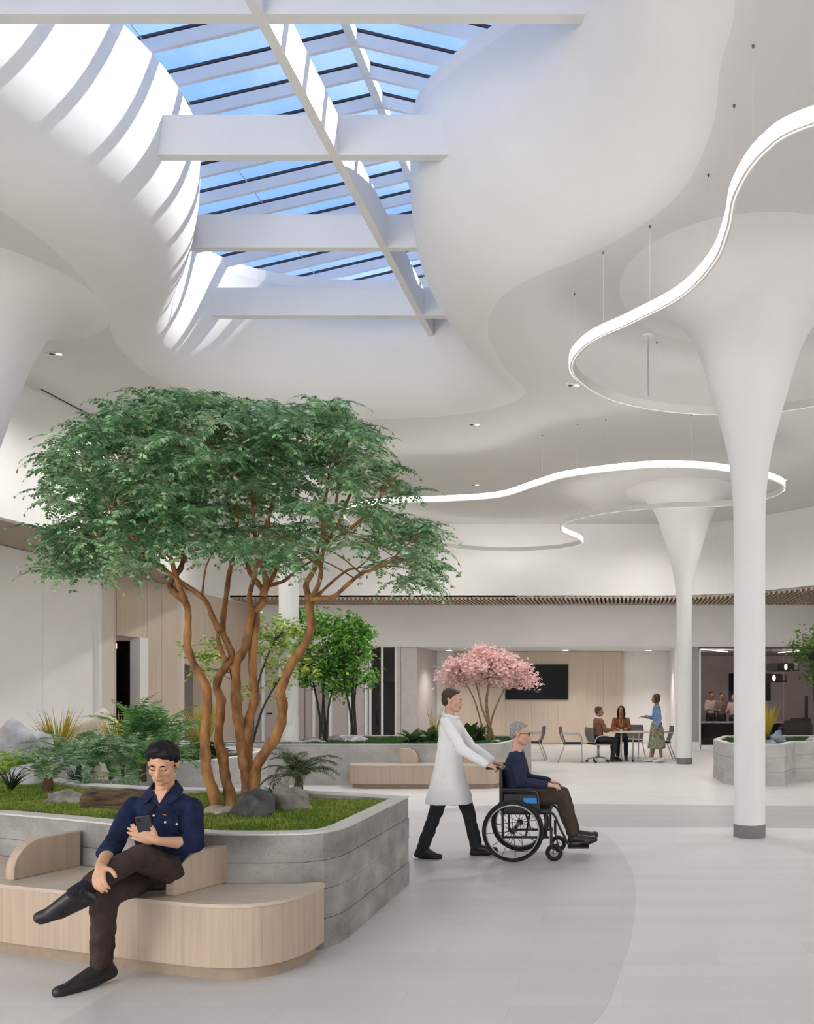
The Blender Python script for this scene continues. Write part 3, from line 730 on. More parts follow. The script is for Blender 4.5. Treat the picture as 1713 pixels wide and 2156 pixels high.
# table
YT = 20.15; xt = (1326-CX)/FPX*YT
t = thing('meeting_table', 'small pale wood table with grey steel legs in the alcove', 'table', (xt, YT, 0))
me = bevel_mesh(MB().box(-.46, .46, -.36, .36, .715, .74).mesh('table_top'), .008, 2); link('table_top', me, WOODH, t)
for sx in (-.27, .02):
    for sy in (-.24, .24):
        l = MB().tube([(sx+.05, sy, .06), (sx+.05, sy, .715)], .022, 10).build('leg', TUBE, t, True)
        MB().ball((sx+.05, sy, .034), (.03, .03, .034)).build('castor', BLACK, l, True)
# wall screen
t = thing('wall_screen', 'black flat screen mounted on the oak panel wall', 'television', (xs(1131), YA-.15, 1.48))
w2 = (xs(1197)-xs(1065))/2
me = bevel_mesh(MB().box(-w2, w2, -.07, 0, 0, 1.17).mesh('casing'), .006, 1); link('casing', me, BLACK, t)
MB().box(-w2+.02, w2-.02, -.0715, -.069, .025, 1.15).build('screen', mat('screen_glass', (.006, .006, .008), rough=.25, spec=.12, var=0), t)

# ---- meeting room behind the glass
YC = 27.6
def mx(px, y): return (px-CX)/FPX*y
t = thing('meeting_room_screen', 'dark wall screen inside the glazed meeting room', 'television', (mx(1578, 30.9), 30.98, 1.4))
MB().box(-.8, .8, -.06, 0, 0, 1.05).build('casing', BLACK, t); MB().box(-.78, .78, -.062, -.058, .02, 1.03).build('screen', mat('screen_glass', (0, 0, 0)), t)
FELT = mat('charcoal_felt', (.035, .03, .03), rough=.9, var=.1, scale=20)
SLIT = mat('lamp_slit', (1, .86, .70), emit=3)
for px, py, y, lab, s in ((1648, 1405, 26.6, 'higher hexagonal charcoal pendant lamp in the glass room', 1.0), (1624, 1428, 25.6, 'lower hexagonal charcoal pendant lamp beside the large column', .9)):
    z = EYE+(CY-py)/FPX*y
    t = thing('hexagonal_pendant_lamp', lab, 'pendant lamp', (mx(px, y), y, z), 0, 'hexagonal felt pendants')
    R = .55*s
    def hexring(r, zz): return [(r*math.cos(k*PI/3), r*math.sin(k*PI/3)*.9, zz) for k in range(6)]
    MB().loft([hexring(R*.94, -.13), hexring(R, -.08), hexring(R, .08), hexring(R*.94, .13)]).build('felt_shade', FELT, t)
    g = MB().ball((0, -R*.80, 0), (.05, .02, .105)).build('light_slit', SLIT, t, True)
    MB().tube([(0, 0, .12), (0, 0, HEAD-z+.02)], .008, 6).build('rod', BLACK, t)
for i, (a, b, lab) in enumerate((((1475, 25.2), (1530, 27.0), 'slanting linear ceiling light at the left of the glass room'), ((1640, 27.6), (1713, 25.4), 'slanting linear ceiling light at the right of the glass room'))):
    pa = Vector((mx(a[0], a[1]), a[1], HEAD)); pb = Vector((mx(b[0], b[1]), b[1], HEAD))
    t = thing('linear_light', lab, 'ceiling light', (0, 0, 0), 0, 'linear lights of the glass room')
    MB().bar(pa, pb, .10, .03).build('housing', WHITE, t)
    MB().bar(pa-Vector((0, 0, .018)), pb-Vector((0, 0, .018)), .08, .006).build('diffuser', mat('linear_lamp', (1, .92, .88), emit=12), t)
    d = bpy.data.lights.new('linear_glow', 'POINT'); d.energy = 60; d.shadow_soft_size = .4; d.color = (1, .93, .89); o = bpy.data.objects.new('linear_glow', d); COL.objects.link(o); o.parent = t; o.location = (pa+pb)/2-Vector((0, 0, .45))
t = thing('conference_table', 'dark conference table inside the glazed meeting room', 'table', (mx(1560, 26.2), 26.2, 0))
me = bevel_mesh(MB().box(-1.4, 1.4, -.5, .5, .72, .76).mesh('table_top'), .01, 2); link('table_top', me, mat('pale_laminate', (.40, .36, .35), rough=.4), t)
MB().box(-1.35, 1.35, -.03, .03, .05, .7).build('modesty_panel', mat('dark_panel', (.03, .026, .025)), t)
for sx in (-1.2, 1.2): MB().box(sx-.04, sx+.04, -.4, .4, 0, .72).build('leg', FELT, t)
LOU = mat('charcoal_fabric', (.05, .043, .042), rough=.9, var=.15, scale=25)
for px, y, rz, lab in ((1670, 25.6, 0, 'low charcoal lounge chair behind the glass at right edge'), (1672, 28.2, .4, 'charcoal lounge chair behind the blue-grey planter rock')):
    t = thing('lounge_chair', lab, 'chair', (mx(px, y), y, 0), rz, 'charcoal lounge chairs')
    for nm, b in (('seat', (-.38, .38, -.36, .36, .14, .44)), ('backrest', (-.38, .38, -.44, -.28, .14, .84)), ('armrest', (-.48, -.37, -.42, .34, .14, .62)), ('armrest', (.37, .48, -.42, .34, .14, .62))):
        me = bevel_mesh(MB().box(*b).mesh(nm), .035, 2); link(nm, me, LOU, t)
    for sx in (-.4, .4):
        for sy in (-.36, .28): MB().tube([(sx, sy, 0), (sx, sy, .15)], .016, 8).build('leg', BLACK, t)
t = thing('dark_post_stand', 'slim dark stand against the rear wall of the glass room', 'stand', (mx(1697, 28.5), 28.5, 0))
MB().box(-.25, .25, -.2, .2, 0, .03).build('base', BLACK, t); MB().tube([(0, 0, .03), (0, 0, 1.6)], .06, 10).build('post', BLACK, t)
# office behind the glass door
yo = 26.0
t = thing('office_chair', 'black office chair behind the narrow glass door', 'chair', (mx(812, yo), yo, 0), .6)
me = bevel_mesh(MB().box(-.25, .25, -.25, .25, .44, .52).mesh('seat'), .03, 2); link('seat', me, PAD, t)
me = bevel_mesh(MB().box(-.23, .23, .2, .27, .6, 1.15).mesh('backrest'), .03, 2); link('backrest', me, PAD, t)
MB().tube([(0, 0, .08), (0, 0, .45)], .03, 10).build('stem', BLACK, t)
for k in range(5):
    a = 2*PI*k/5; MB().tube([(0, 0, .1), (.28*math.cos(a), .28*math.sin(a), .04)], .02, 8).build('base_spoke', BLACK, t)
t = thing('filing_cabinet', 'tall black cabinet standing in the office behind glass', 'cabinet', (mx(822, 26.9), 26.9, 0))
MB().box(-.3, .3, -.25, .25, 0, 2.05).build('body', BLACK, t)
MB().box(-.29, -.005, -.27, -.25, .05, 2.0).build('cabinet_door', FELT, t); MB().box(.005, .29, -.27, -.25, .05, 2.0).build('cabinet_door', FELT, t)
# ================================================================== PLANTS
BARK = mat('orange_bark', (.13, .055, .02), rough=.75, var=.35, scale=11, stretch=(1, 1, .45), bump=.6, bscale=40, col2=(.40, .19, .065))
BARKD = mat('dark_bark', (.05, .042, .036), rough=.85, var=.3, scale=18, bump=.4)
BARKP = mat('tan_bark', (.26, .17, .09), rough=.8, var=.3, scale=14, bump=.4)
LEAF1 = leafmat('locust_leaf', (.085, .21, .095), (.18, .37, .14), (.52, .64, .42), 2.2, .34)
TWIG = mat('twig_brown', (.22, .12, .05), rough=.8, var=.2)

def frond_mb(L, pairs, ll, lw, a0, a1, shape='locust', rw=.0022, seed=0):
    """one feather leaf along +x, curving from pitch a0 to a1"""
    rnd = random.Random(seed); b = MB(); N = pairs+2; pts = []; p = Vector((0, 0, 0))
    for i in range(N+1):
        pts.append(p.copy()); a = a0+(a1-a0)*(i/N); p = p+Vector((math.cos(a), 0, math.sin(a)))*(L/N)
    b.tube([pts[0], pts[N//3], pts[2*N//3], pts[N]], [rw*1.6, rw*1.3, rw, rw*.4], 3)
    for i in range(1, N+1):
        u = i/N; a = a0+(a1-a0)*u; t = Vector((math.cos(a), 0, math.sin(a))); up = Vector((-math.sin(a), 0, math.cos(a)))
        if shape == 'locust': k = math.sin(min(1, .35+u*.75)*PI)**.5 if u < .93 else .6
        elif shape == 'fern': k = math.sin(min(1.0, .12+u*.86)*PI)**.6*(1.1-.5*u)
        else: k = (1 if u > .12 else .5)*(1.05-.75*u**2.2)
        for s in (-1, 1):
            sd = Vector((0, s, 0)); f = {'locust': .55, 'fern': .45, 'cycad': .75}[shape]
            d = (sd+t*f*rnd.uniform(.8, 1.2)+up*rnd.uniform(-.35, .1)).normalized(); w = t.cross(d).normalized().cross(d).normalized()
            l = ll*k*rnd.uniform(.85, 1.1); q = pts[i]
            wv = (t-d*t.dot(d)).normalized()*lw/2*(.6+.4*k)
            n0 = len(b.v)
            b.v += [tuple(q), tuple(q+d*l*.45+wv), tuple(q+d*l+up*(-.12*l)), tuple(q+d*l*.45-wv)]
            b.f.append((n0, n0+1, n0+2, n0+3))
    return b

def orient(loc, yaw, pitch, roll, s):
    return Matrix.Translation(loc) @ Matrix.Rotation(yaw, 4, 'Z') @ Matrix.Rotation(-pitch, 4, 'Y') @ Matrix.Rotation(roll, 4, 'X') @ Matrix.Scale(s, 4)

class Bag:
    """joins many transformed copies of small meshes into one"""
    def __init__(s): s.v = []; s.f = []; s.n = 0
    def put(s, mb, m):
        A = np.array(mb.v) if not isinstance(mb.v, np.ndarray) else mb.v
        M = np.array(m); s.v.append(A @ M[:3, :3].T+M[:3, 3]); s.f += [tuple(i+s.n for i in f) for f in mb.f]; s.n += len(A)
    def build(s, name, m, parent=None, smooth=False):
        me = bpy.data.meshes.new(name); me.from_pydata(np.concatenate(s.v).tolist(), [], s.f); me.update()
        if smooth: me.polygons.foreach_set('use_smooth', [True]*len(me.polygons))
        return link(name, me, m, parent)

# ---- the big multi-stemmed tree
YT0 = 6.85
tree = thing('multi_stem_tree', 'large feathery-leaved tree with twisting orange-brown stems in the big planter', 'tree', at(490, 1690, YT0).to_tuple())
tree.location.z = .72; TL = tree.location.copy()
stems = [  # px path, depth at base, depth at tip, radius at base, radius at tip, name
 ([(456,1690),(450,1672),(436,1628),(432,1591),(431,1543),(437,1481),(431,1438),(409,1401),(395,1362),(396,1316),(395,1282),(387,1260),(379,1237),(370,1212),(362,1183),(353,1150),(353,1115),(345,1060),(330,1000)], 6.75, 6.5, .050, .012, 'trunk'),
 ([(388,1262),(366,1246),(357,1230),(367,1214),(381,1195),(386,1165),(384,1120),(380,1060),(392,1000),(385,940)], 6.6, 6.9, .034, .010, 'branch'),
 ([(463,1330),(448,1300),(438,1275),(425,1257),(395,1235),(365,1213),(335,1190),(300,1165),(262,1152),(235,1152),(205,1130)], 6.82, 6.3, .027, .008, 'branch'),
 ([(360,1172),(340,1160),(300,1145),(270,1125),(248,1110),(235,1080)], 6.5, 6.2, .020, .006, 'branch'),
 ([(340,1155),(325,1125),(310,1090),(290,1060)], 6.5, 6.9, .014, .006, 'branch'),
 ([(486,1690),(484,1675),(474,1635),(468,1590),(460,1560),(464,1500),(465,1470),(456,1450),(461,1425),(478,1400),(488,1380),(479,1355),(469,1330),(470,1300),(474,1270),(478,1240),(483,1205),(490,1175),(495,1130),(500,1080),(493,1040),(485,980),(480,900)], 6.85, 7.0, .050, .010, 'trunk'),
 ([(474,1392),(463,1362),(459,1338),(465,1322)], 6.85, 6.87, .02, .017, 'branch'),
 ([(524,1690),(522,1645),(514,1610),(510,1571),(506,1543),(500,1509),(497,1466),(497,1430),(497,1396),(514,1367),(523,1331),(528,1299),(533,1285)], 6.95, 6.95, .056, .030, 'trunk'),
 ([(522,1610),(521,1554),(524,1515),(537,1472),(534,1441),(531,1401),(534,1345),(540,1305),(536,1285)], 7.02, 7.0, .045, .030, 'trunk'),
 ([(533,1288),(524,1265),(528,1240),(537,1203),(540,1147),(535,1118),(530,1050),(522,980),(500,930)], 6.95, 6.6, .026, .008, 'branch'),
 ([(533,1288),(551,1271),(555,1248),(541,1226),(525,1203),(511,1152),(500,1118),(488,1085),(470,1020),(460,950)], 6.97, 7.3, .034, .008, 'branch'),
 ([(553,1255),(560,1225),(552,1190),(553,1150),(562,1102),(576,1054),(590,1018),(604,1000),(618,967),(626,911),(615,870)], 6.97, 6.9, .030, .008, 'branch'),
 ([(556,1245),(570,1222),(583,1195),(585,1172),(605,1155),(630,1130)], 7.0, 7.5, .026, .008, 'branch'),
 ([(570,1232),(600,1222),(625,1200),(650,1185),(675,1170)], 7.0, 7.6, .018, .006, 'branch'),
 ([(535,1690),(536,1640),(546,1602),(575,1560),(592,1520),(595,1480),(590,1460),(600,1430),(615,1395),(640,1360),(655,1320),(652,1290),(652,1262)], 6.92, 6.9, .048, .034, 'trunk'),
 ([(652,1262),(644,1236),(651,1217),(665,1191),(668,1158),(676,1138),(679,1118),(679,1085),(688,1034),(693,990),(700,930)], 6.9, 7.2, .028, .007, 'branch'),
 ([(654,1258),(664,1245),(674,1217),(676,1180),(683,1147),(685,1107),(704,1074),(709,1046),(716,1012),(716,980),(735,930)], 6.88, 6.7, .024, .007, 'branch'),
 ([(682,1152),(710,1107),(724,1074),(738,1040),(763,1012),(772,976),(791,948),(800,900)], 6.85, 7.1, .018, .006, 'branch'),
 ([(680,1160),(700,1140),(741,1110),(769,1085),(794,1060),(803,1034),(818,1018),(850,990)], 6.84, 6.4, .018, .006, 'branch'),
 ([(655,1262),(672,1260),(702,1256),(732,1230),(760,1208),(783,1200),(822,1180),(850,1152),(880,1130)], 6.88, 6.5, .024, .006, 'branch'),
 ([(656,1262),(668,1254),(696,1228),(732,1200),(755,1195),(785,1165)], 6.9, 7.4, .018, .006, 'branch')]
nodes = []
for path, d0, d1, r0, r1, nm in stems:
    n = len(path); pts = []
    for i, (px, py) in enumerate(path):
        u = i/(n-1); w = .025*math.sin(i*2.1+len(path))
        pts.append(tuple(at(px, py, d0+(d1-d0)*u+w)-TL))
    if nm == 'trunk': pts[0] = (pts[0][0], pts[0][1], -.03)
    sp = spline(pts, 4); k = len(sp)
    rad = [(r0+(r1-r0)*(i/(k-1))**.75)*(1+.09*math.sin(i*1.7)+.06*math.sin(i*.63)) for i in range(k)]
    if nm == 'trunk': rad[0] *= 1.35; rad[1] *= 1.2
    MB().tube(sp, rad, 10).build(nm, BARK, tree, True)
    for i, p in enumerate(sp):
        if p[2] > 1.35: nodes.append((Vector(p), rad[i]))
CROWN = [(25,1085),(62,1000),(70,935),(140,872),(225,828),(300,805),(410,796),(470,806),(540,808),(640,822),(700,818),(770,838),(815,880),(835,935),(880,985),(915,1030),(940,1070),(950,1130),(955,1190),(925,1235),(880,1250),(830,1205),(780,1175),(740,1140),(690,1135),(640,1165),(590,1190),(520,1185),(470,1190),(430,1160),(400,1120),(330,1130),(290,1170),(230,1185),(190,1150),(140,1200),(100,1215),(70,1190),(95,1120)]
lv = [frond_mb(.26, 9, .058, .026, .35, -.95, 'locust', seed=i) for i in range(4)]
for f in lv: f.v = np.array(f.v)
rnd = random.Random(11); cl = []
tries = 0
while len(cl) < 350 and tries < 20000:
    tries += 1
    px = rnd.uniform(40, 940); py = rnd.uniform(805, 1235); px = 490+(px-490)/.90; py = 800+(py-835)/.95
    if not inside(CROWN, px, py): continue
    hx = (px-490)/470
    half = 1.2*math.sqrt(max(.04, 1-hx*hx)); v_ = (py-800)/420
    half *= .45+.55*min(1, max(.0, 1.5*math.sin(min(1, .12+v_*.8)*PI)))
    y = YT0+rnd.uniform(-half, half)
    px = 490+(px-490)*.90; py = 835+(py-800)*.95
    p = at(px, py, y)-TL
    if min((p-q).length for q in cl[-400:]) < .13 if cl else False: continue
    if px < 260 and rnd.random() < .42: continue
    # leave the lower inside of the crown open so the branches show
    if 380 < px < 860 and py > 1020 and abs(y-YT0) < .8*half and rnd.random() < .72: continue
    if py > 900 and y < YT0-.25 and 560 < px < 860 and rnd.random() < .55: continue
    cl.append(p)
tw = MB(); allf = []
cc = at(490, 1120, YT0)-TL
for p in cl:
    q, r = min(nodes, key=lambda n: (n[0]-p).length+.35*max(0, n[0].z-p.z))
    L = (p-q).length
    m1 = q.lerp(p, .35)+Vector((rnd.uniform(-.04, .04), rnd.uniform(-.04, .04), .10*L)); m2 = q.lerp(p, .72)+Vector((rnd.uniform(-.04, .04), rnd.uniform(-.04, .04), .12*L))
    pts = spline([q, m1, m2, p], 3); r0 = min(r*.5, .004+.004*L)
    tw.tube(pts, [r0+(.0022-r0)*i/(len(pts)-1) for i in range(len(pts))], 5)
    out = (p-cc); base = math.atan2(out.y, out.x)
    nfr = rnd.randint(6, 9)
    for k in range(nfr):
        yaw = base+(k/nfr)*2*PI*.82-PI*.82+rnd.uniform(-.3, .3); pit = rnd.uniform(-.45, .35); t_ = rnd.uniform(0, .35)
        loc = Vector(pts[-1]).lerp(Vector(pts[-3]), t_)
        allf.append((orient(loc, yaw, pit, rnd.uniform(-.5, .5), rnd.uniform(.9, 1.4)), rnd.randint(0, 3)))
tag(tw.build('twigs', TWIG, tree, True), kind='stuff')
order = sorted(range(len(allf)), key=lambda i: allf[i][0].translation.y)
fm_ = []
for f in lv:
    me = bpy.data.meshes.new('leaf_frond'); me.from_pydata(f.v.tolist(), [], f.f); me.update(); me.materials.append(LEAF1); fm_.append(me)
bag = Bag()
for rank, i in enumerate(order):
    m, k = allf[i]
    if rank < 300:
        o = link('leaf_frond', fm_[k], None, tree); o.matrix_local = m
    else: bag.put(lv[k], m)
tag(bag.build('foliage', LEAF1, tree), kind='stuff')

# ---- ferns and cycads: every frond a part of its own
def plant(name, label, cat, x, y, z, meshes, m, n, pit, scl, group=None, stem=None, seed=0, yaw0=None, spread=2*PI):
    t = thing(name, label, cat, (x, y, z), 0, group); r = random.Random(seed)
    for k in range(n):
        o = link('frond', r.choice(meshes), None, t)
        yaw = (r.uniform(0, 2*PI) if yaw0 is None else yaw0)+spread*k/n+r.uniform(-.25, .25)
        u = (k*.618) % 1
        h = stem[1] if stem else .0
        o.matrix_local = orient(Vector((0, 0, h))+Vector((math.cos(yaw), math.sin(yaw), 0))*(stem[0]*.6 if stem else .01), yaw, pit[0]+(pit[1]-pit[0])*u, r.uniform(-.3, .3), r.uniform(*scl))
    if stem:
        MB().tube([(0, 0, -.03), (0, 0, stem[1]*.5), (.01, 0, stem[1]+.02)], [stem[0]*1.15, stem[0], stem[0]*.7], 8).build('stem', stem[2], t, True)
    return t
def meshes_of(mbs, m, nm='frond'):
    out = []
    for b in mbs:
        me = b.mesh(nm); me.materials.append(m); out.append(me)
    return out
FERN = leafmat('fern_green', (.055, .17, .05), (.12, .29, .08), (.33, .48, .20), 5, .45)
FERNB = leafmat('fern_bluegreen', (.09, .20, .09), (.19, .34, .16), (.46, .57, .38), 5, .45)
FERNY = leafmat('fern_yellowgreen', (.13, .27, .03), (.27, .43, .05), (.48, .60, .13), 5, .45)
CYC = leafmat('cycad_green', (.04, .075, .03), (.10, .14, .065), (.30, .33, .20), 6, .35)
DKG = leafmat('dark_green', (.008, .022, .012), (.018, .045, .02), (.05, .09, .03), 6, .5)
GOLD = leafmat('golden_grass', (.30, .22, .02), (.48, .36, .03), (.62, .50, .10), 4, .6)
fern_g = meshes_of([frond_mb(.5, 17, .10, .022, 1.0, -.7, 'fern', .003, i) for i in range(3)], FERN)
fern_b = meshes_of([frond_mb(.5, 14, .09, .028, 1.0, -.8, 'fern', .003, i+5) for i in range(3)], FERNB)
fern_y = meshes_of([frond_mb(.5, 12, .11, .03, .8, -.6, 'fern', .003, i+9) for i in range(2)], FERNY)
cyc_m = meshes_of([frond_mb(.48, 30, .105, .011, .75, -1.25, 'cycad', .004, i) for i in range(3)], CYC)
def blade_mb(L, w, a0, a1):
    b = MB(); p = Vector((0, 0, 0)); rows = []; N = 6
    for i in range(N+1):
        u = i/N; a = a0+(a1-a0)*u; ww = w*(1-u**2.5)*.5+.0004
        rows.append([(p.x, -ww, p.z), (p.x, 0, p.z-ww*.3), (p.x, ww, p.z)]); p = p+Vector((math.cos(a), 0, math.sin(a)))*L/N
    return b.sheet(rows)
gold_m = meshes_of([blade_mb(.55, .016, 1.5, 1.15), blade_mb(.5, .014, 1.45, .9), blade_mb(.58, .016, 1.52, 1.3)], GOLD, 'blade')
dark_m = meshes_of([blade_mb(.34, .012, 1.4, .2), blade_mb(.36, .014, 1.3, -.2)], DKG, 'blade')
def leaf_mb(L, w):
    b = MB(); rows = []
    for i in range(7):
        u = i/6; ww = w*math.sin(min(1, .08+.92*u)*PI)**.8*.5+.0006; z = .35*L*u-.45*L*u*u
        rows.append([(L*u, -ww, z+ww*.25), (L*u, 0, z), (L*u, ww, z+ww*.25)])
    return b.sheet(rows)
big_m = meshes_of([leaf_mb(.32, .13), leaf_mb(.36, .15)], leafmat('broad_leaf', (.02, .06, .02), (.05, .11, .035), (.14, .22, .08), 4, .3), 'leaf')
bright_m = meshes_of([leaf_mb(.30, .16), leaf_mb(.34, .18)], leafmat('lime_leaf', (.10, .22, .02), (.20, .36, .04), (.42, .55, .14), 4, .35), 'leaf')
strap_m = meshes_of([blade_mb(.45, .06, 1.4, .3), blade_mb(.5, .07, 1.5, .7)], leafmat('variegated', (.10, .20, .05), (.30, .36, .12), (.62, .64, .38), 9, .4), 'leaf')
FSTEM = mat('fern_stem', (.09, .045, .022), rough=.85, var=.3)
CSTEM = mat('cycad_stem', (.045, .016, .016), rough=.85, var=.3, bump=.6)
Z1 = .715
def gp(px, py, h=EYE-Z1):  # ground point on planter soil
    y = h*FPX/(py-CY); return (px-CX)/FPX*y, y
def pf(name, label, cat, px, py, *a, **k):
    x, y = gp(px, py); return plant(name, label, cat, x, y, Z1, *a, **k)
pf('sago_palm', 'dark green sago palm with drooping feather fronds behind the grey rocks', 'palm', 628, 1682, cyc_m, CYC, 22, (-.15, 1.0), (.78, 1.0), stem=(.045, .20, CSTEM), seed=3)
pf('fern', 'pale bluish fern on short brown stem left of the log', 'fern', 100, 1672, fern_b, FERNB, 13, (.1, 1.0), (.8, 1.05), 'planter ferns', stem=(.05, .13, FSTEM), seed=5)
pf('fern', 'yellow-green fern spreading over the left picture edge', 'fern', 25, 1650, fern_y, FERNY, 12, (.0, .8), (.6, .85), 'planter ferns', stem=(.03, .16, DKG), seed=6)
pf('fern', 'bluish fern between the boulder and the log', 'fern', 165, 1650, fern_b, FERNB, 14, (.1, .9), (.85, 1.15), 'planter ferns', stem=(.03, .18, DKG), seed=8)
pf('fern', 'green fern to the left of the seated man, above the log', 'fern', 235, 1642, fern_g, FERN, 14, (-.1, .7), (.75, 1.0), 'planter ferns', seed=9)
pf('fern', 'broad green fern just behind the head of the seated man', 'fern', 300, 1640, fern_g, FERN, 15, (.0, .9), (.9, 1.2), 'planter ferns', stem=(.04, .16, FSTEM), seed=10)
pf('fern', 'low pale fern beside the left shoulder of the seated man', 'fern', 268, 1655, fern_b, FERNB, 11, (-.2, .5), (.6, .85), 'planter ferns', seed=12)
pf('fern', 'small dark fern growing behind the dark rock', 'fern', 575, 1690, fern_g, FERN, 9, (.0, .7), (.4, .55), 'planter ferns', seed=13)
for lab, px, py, ms, n, sc, st_, sd in (
    ('tall green fern rising behind the fern on the brown stem', 130, 1642, fern_g, 14, (.65, .85), .14, 70), ('lush green fern filling the gap left of the bluish ferns', 72, 1644, fern_b, 13, (.6, .8), .12, 71),
    ('wide green fern behind the short log', 205, 1636, fern_g, 17, (1.0, 1.3), .16, 72), ('leafy bluish fern directly behind the man, left of his head', 258, 1634, fern_b, 16, (1.0, 1.25), .20, 73),
    ('dark green fern right of the man behind his head', 352, 1640, fern_g, 15, (.8, 1.05), .14, 74), ('pale green fern at far left behind the yellow-green fern', 5, 1644, fern_y, 11, (.6, .8), .10, 75),
    ('short pale fern on the moss in front of the bluish clump', 185, 1662, fern_b, 10, (.45, .6), .03, 76)):
    pf('fern', lab, 'fern', px, py, ms, FERN, n, (-.05, 1.05), sc, 'planter ferns', stem=(.02, st_*.55, FSTEM), seed=sd)
for nm, lab, px, py, ms, n, sc, sd in (('strap_bush', 'round dark strap-leaved clump at the left edge of the big planter', 22, 1668, dark_m, 46, (.7, 1.0), 20), ('strap_bush', 'round dark strap-leaved clump under the bluish fern', 160, 1655, dark_m, 40, (.6, .85), 21)):
    x, y = gp(px, py); plant(nm, lab, 'plant', x, y, Z1, ms, DKG, n, (-.3, .35), sc, 'dark strap-leaved clumps', seed=sd)
# taller planting in the middle planter (z as there)
def pm_(name, label, cat, px, y, *a, **k): return plant(name, label, cat, (px-CX)/FPX*y, y, Z1, *a, **k)
pm_('tree_fern', 'tall arching fern left of the doorway, tallest of the planting', 'fern', 285, 10.75, fern_g, FERN, 20, (.3, 1.15), (1.3, 1.8), 'middle planter ferns', stem=(.06, .25, FSTEM), seed=30)
pm_('tree_fern', 'wide arching fern between the tall fern and the orange trunks', 'fern', 345, 11.0, fern_g, FERN, 20, (.0, .9), (1.2, 1.6), 'middle planter ferns', stem=(.06, .32, FSTEM), seed=31)
pm_('tree_fern', 'bluish fern in front of the beige boulder', 'fern', 190, 10.7, fern_b, FERNB, 13, (-.2, .7), (.7, .9), 'middle planter ferns', seed=32)
pm_('tree_fern', 'green fern below the golden grass beside the grey boulder', 'fern', 235, 10.6, fern_g, FERN, 13, (-.1, .8), (.8, 1.05), 'middle planter ferns', seed=33)
for lab, px, y, ms, sd in (('trailing green fern hanging over the middle planter front, left', 150, 10.65, fern_g, 80), ('trailing bluish fern hanging over the middle planter front', 215, 10.55, fern_b, 81),
    ('trailing green fern over the middle planter front, behind the man', 285, 10.55, fern_g, 82), ('trailing green fern at the right end of the middle planter front', 352, 10.55, fern_g, 83)):
    pm_('tree_fern', lab, 'fern', px, y, ms, FERN, 17, (-.75, .8), (1.0, 1.4), 'middle planter ferns', stem=(.04, .10, FSTEM), seed=sd)
pm_('lime_plant', 'lime-green broad-leaved plant in front of the grey boulder', 'plant', 50, 9.1, bright_m, FERNY, 12, (-.1, .8), (.8, 1.2), seed=34)
pm_('variegated_plant', 'cream and green strap-leaved plant above the grey boulder', 'plant', 22, 12.2, strap_m, FERNY, 14, (-.5, .1), (.9, 1.2), seed=35)
for lab, px, y, sc in (('golden grass tuft standing between the grey and beige boulders', 122, 11.3, (1.1, 1.5)), ('golden grass tuft behind the leftmost orange trunk', 425, 12.0, (1.3, 1.65)), ('small golden grass tuft beside the tall fern', 250, 11.4, (1.0, 1.35)), ('low golden grass in front of the beige boulder', 190, 11.0, (.7, 1.0))):
    pm_('golden_grass', lab, 'grass tuft', px, y, gold_m, GOLD, 90, (-.22, .06), sc, 'golden grass tufts', seed=int(px))
pm_('green_shrub', 'blue-green leafy shrub right of the golden grass behind the trunks', 'shrub', 455, 12.3, big_m, FERN, 26, (.0, 1.2), (.6, 1.0), seed=44)
pm_('green_shrub', 'low leafy shrub under the golden grass behind the trunks', 'shrub', 405, 11.8, fern_g, FERN, 14, (.2, 1.2), (.6, .85), seed=45)
# far planter planting
def pfar(name, label, cat, px, y, *a, **k): return plant(name, label, cat, (px-CX)/FPX*y, y, .70, *a, **k)
pfar('broadleaf_shrub', 'dark broad-leaved shrub left of the man in the white coat', 'shrub', 868, 16.0, big_m, DKG, 30, (-.1, 1.1), (.8, 1.25), seed=50)
pfar('broadleaf_shrub', 'dark broad-leaved shrub behind the back of the white coat', 'shrub', 905, 16.6, big_m, DKG, 26, (-.1, 1.1), (.8, 1.2), seed=51)
pfar('broadleaf_shrub', 'broad-leaved shrub between the white coat and the pink tree', 'shrub', 985, 16.6, big_m, DKG, 22, (.0, 1.2), (.9, 1.5), seed=52)
pfar('dark_shrub', 'dense dark green shrub at the foot of the pink tree', 'shrub', 1008, 16.3, dark_m, DKG, 60, (-.2, .4), (1.0, 1.5), seed=53)
pfar('snake_plant', 'yellow-edged upright plant above the shrubs behind the white coat', 'plant', 915, 17.2, gold_m, GOLD, 16, (-.1, .1), (1.1, 1.5), seed=54)
plant('golden_grass', 'golden green grass tuft just right of the large column', 'grass tuft', (1613-CX)/FPX*16.2, 16.2, .71, gold_m, GOLD, 90, (-.12, .06), (1.1, 1.5), 'golden grass tufts', seed=60)
plant('low_clump', 'dark green grass base of the tuft right of the large column', 'grass tuft', (1618-CX)/FPX*16.0, 16.0, .71, dark_m, DKG, 34, (-.1, .4), (.7, 1.0), seed=61)

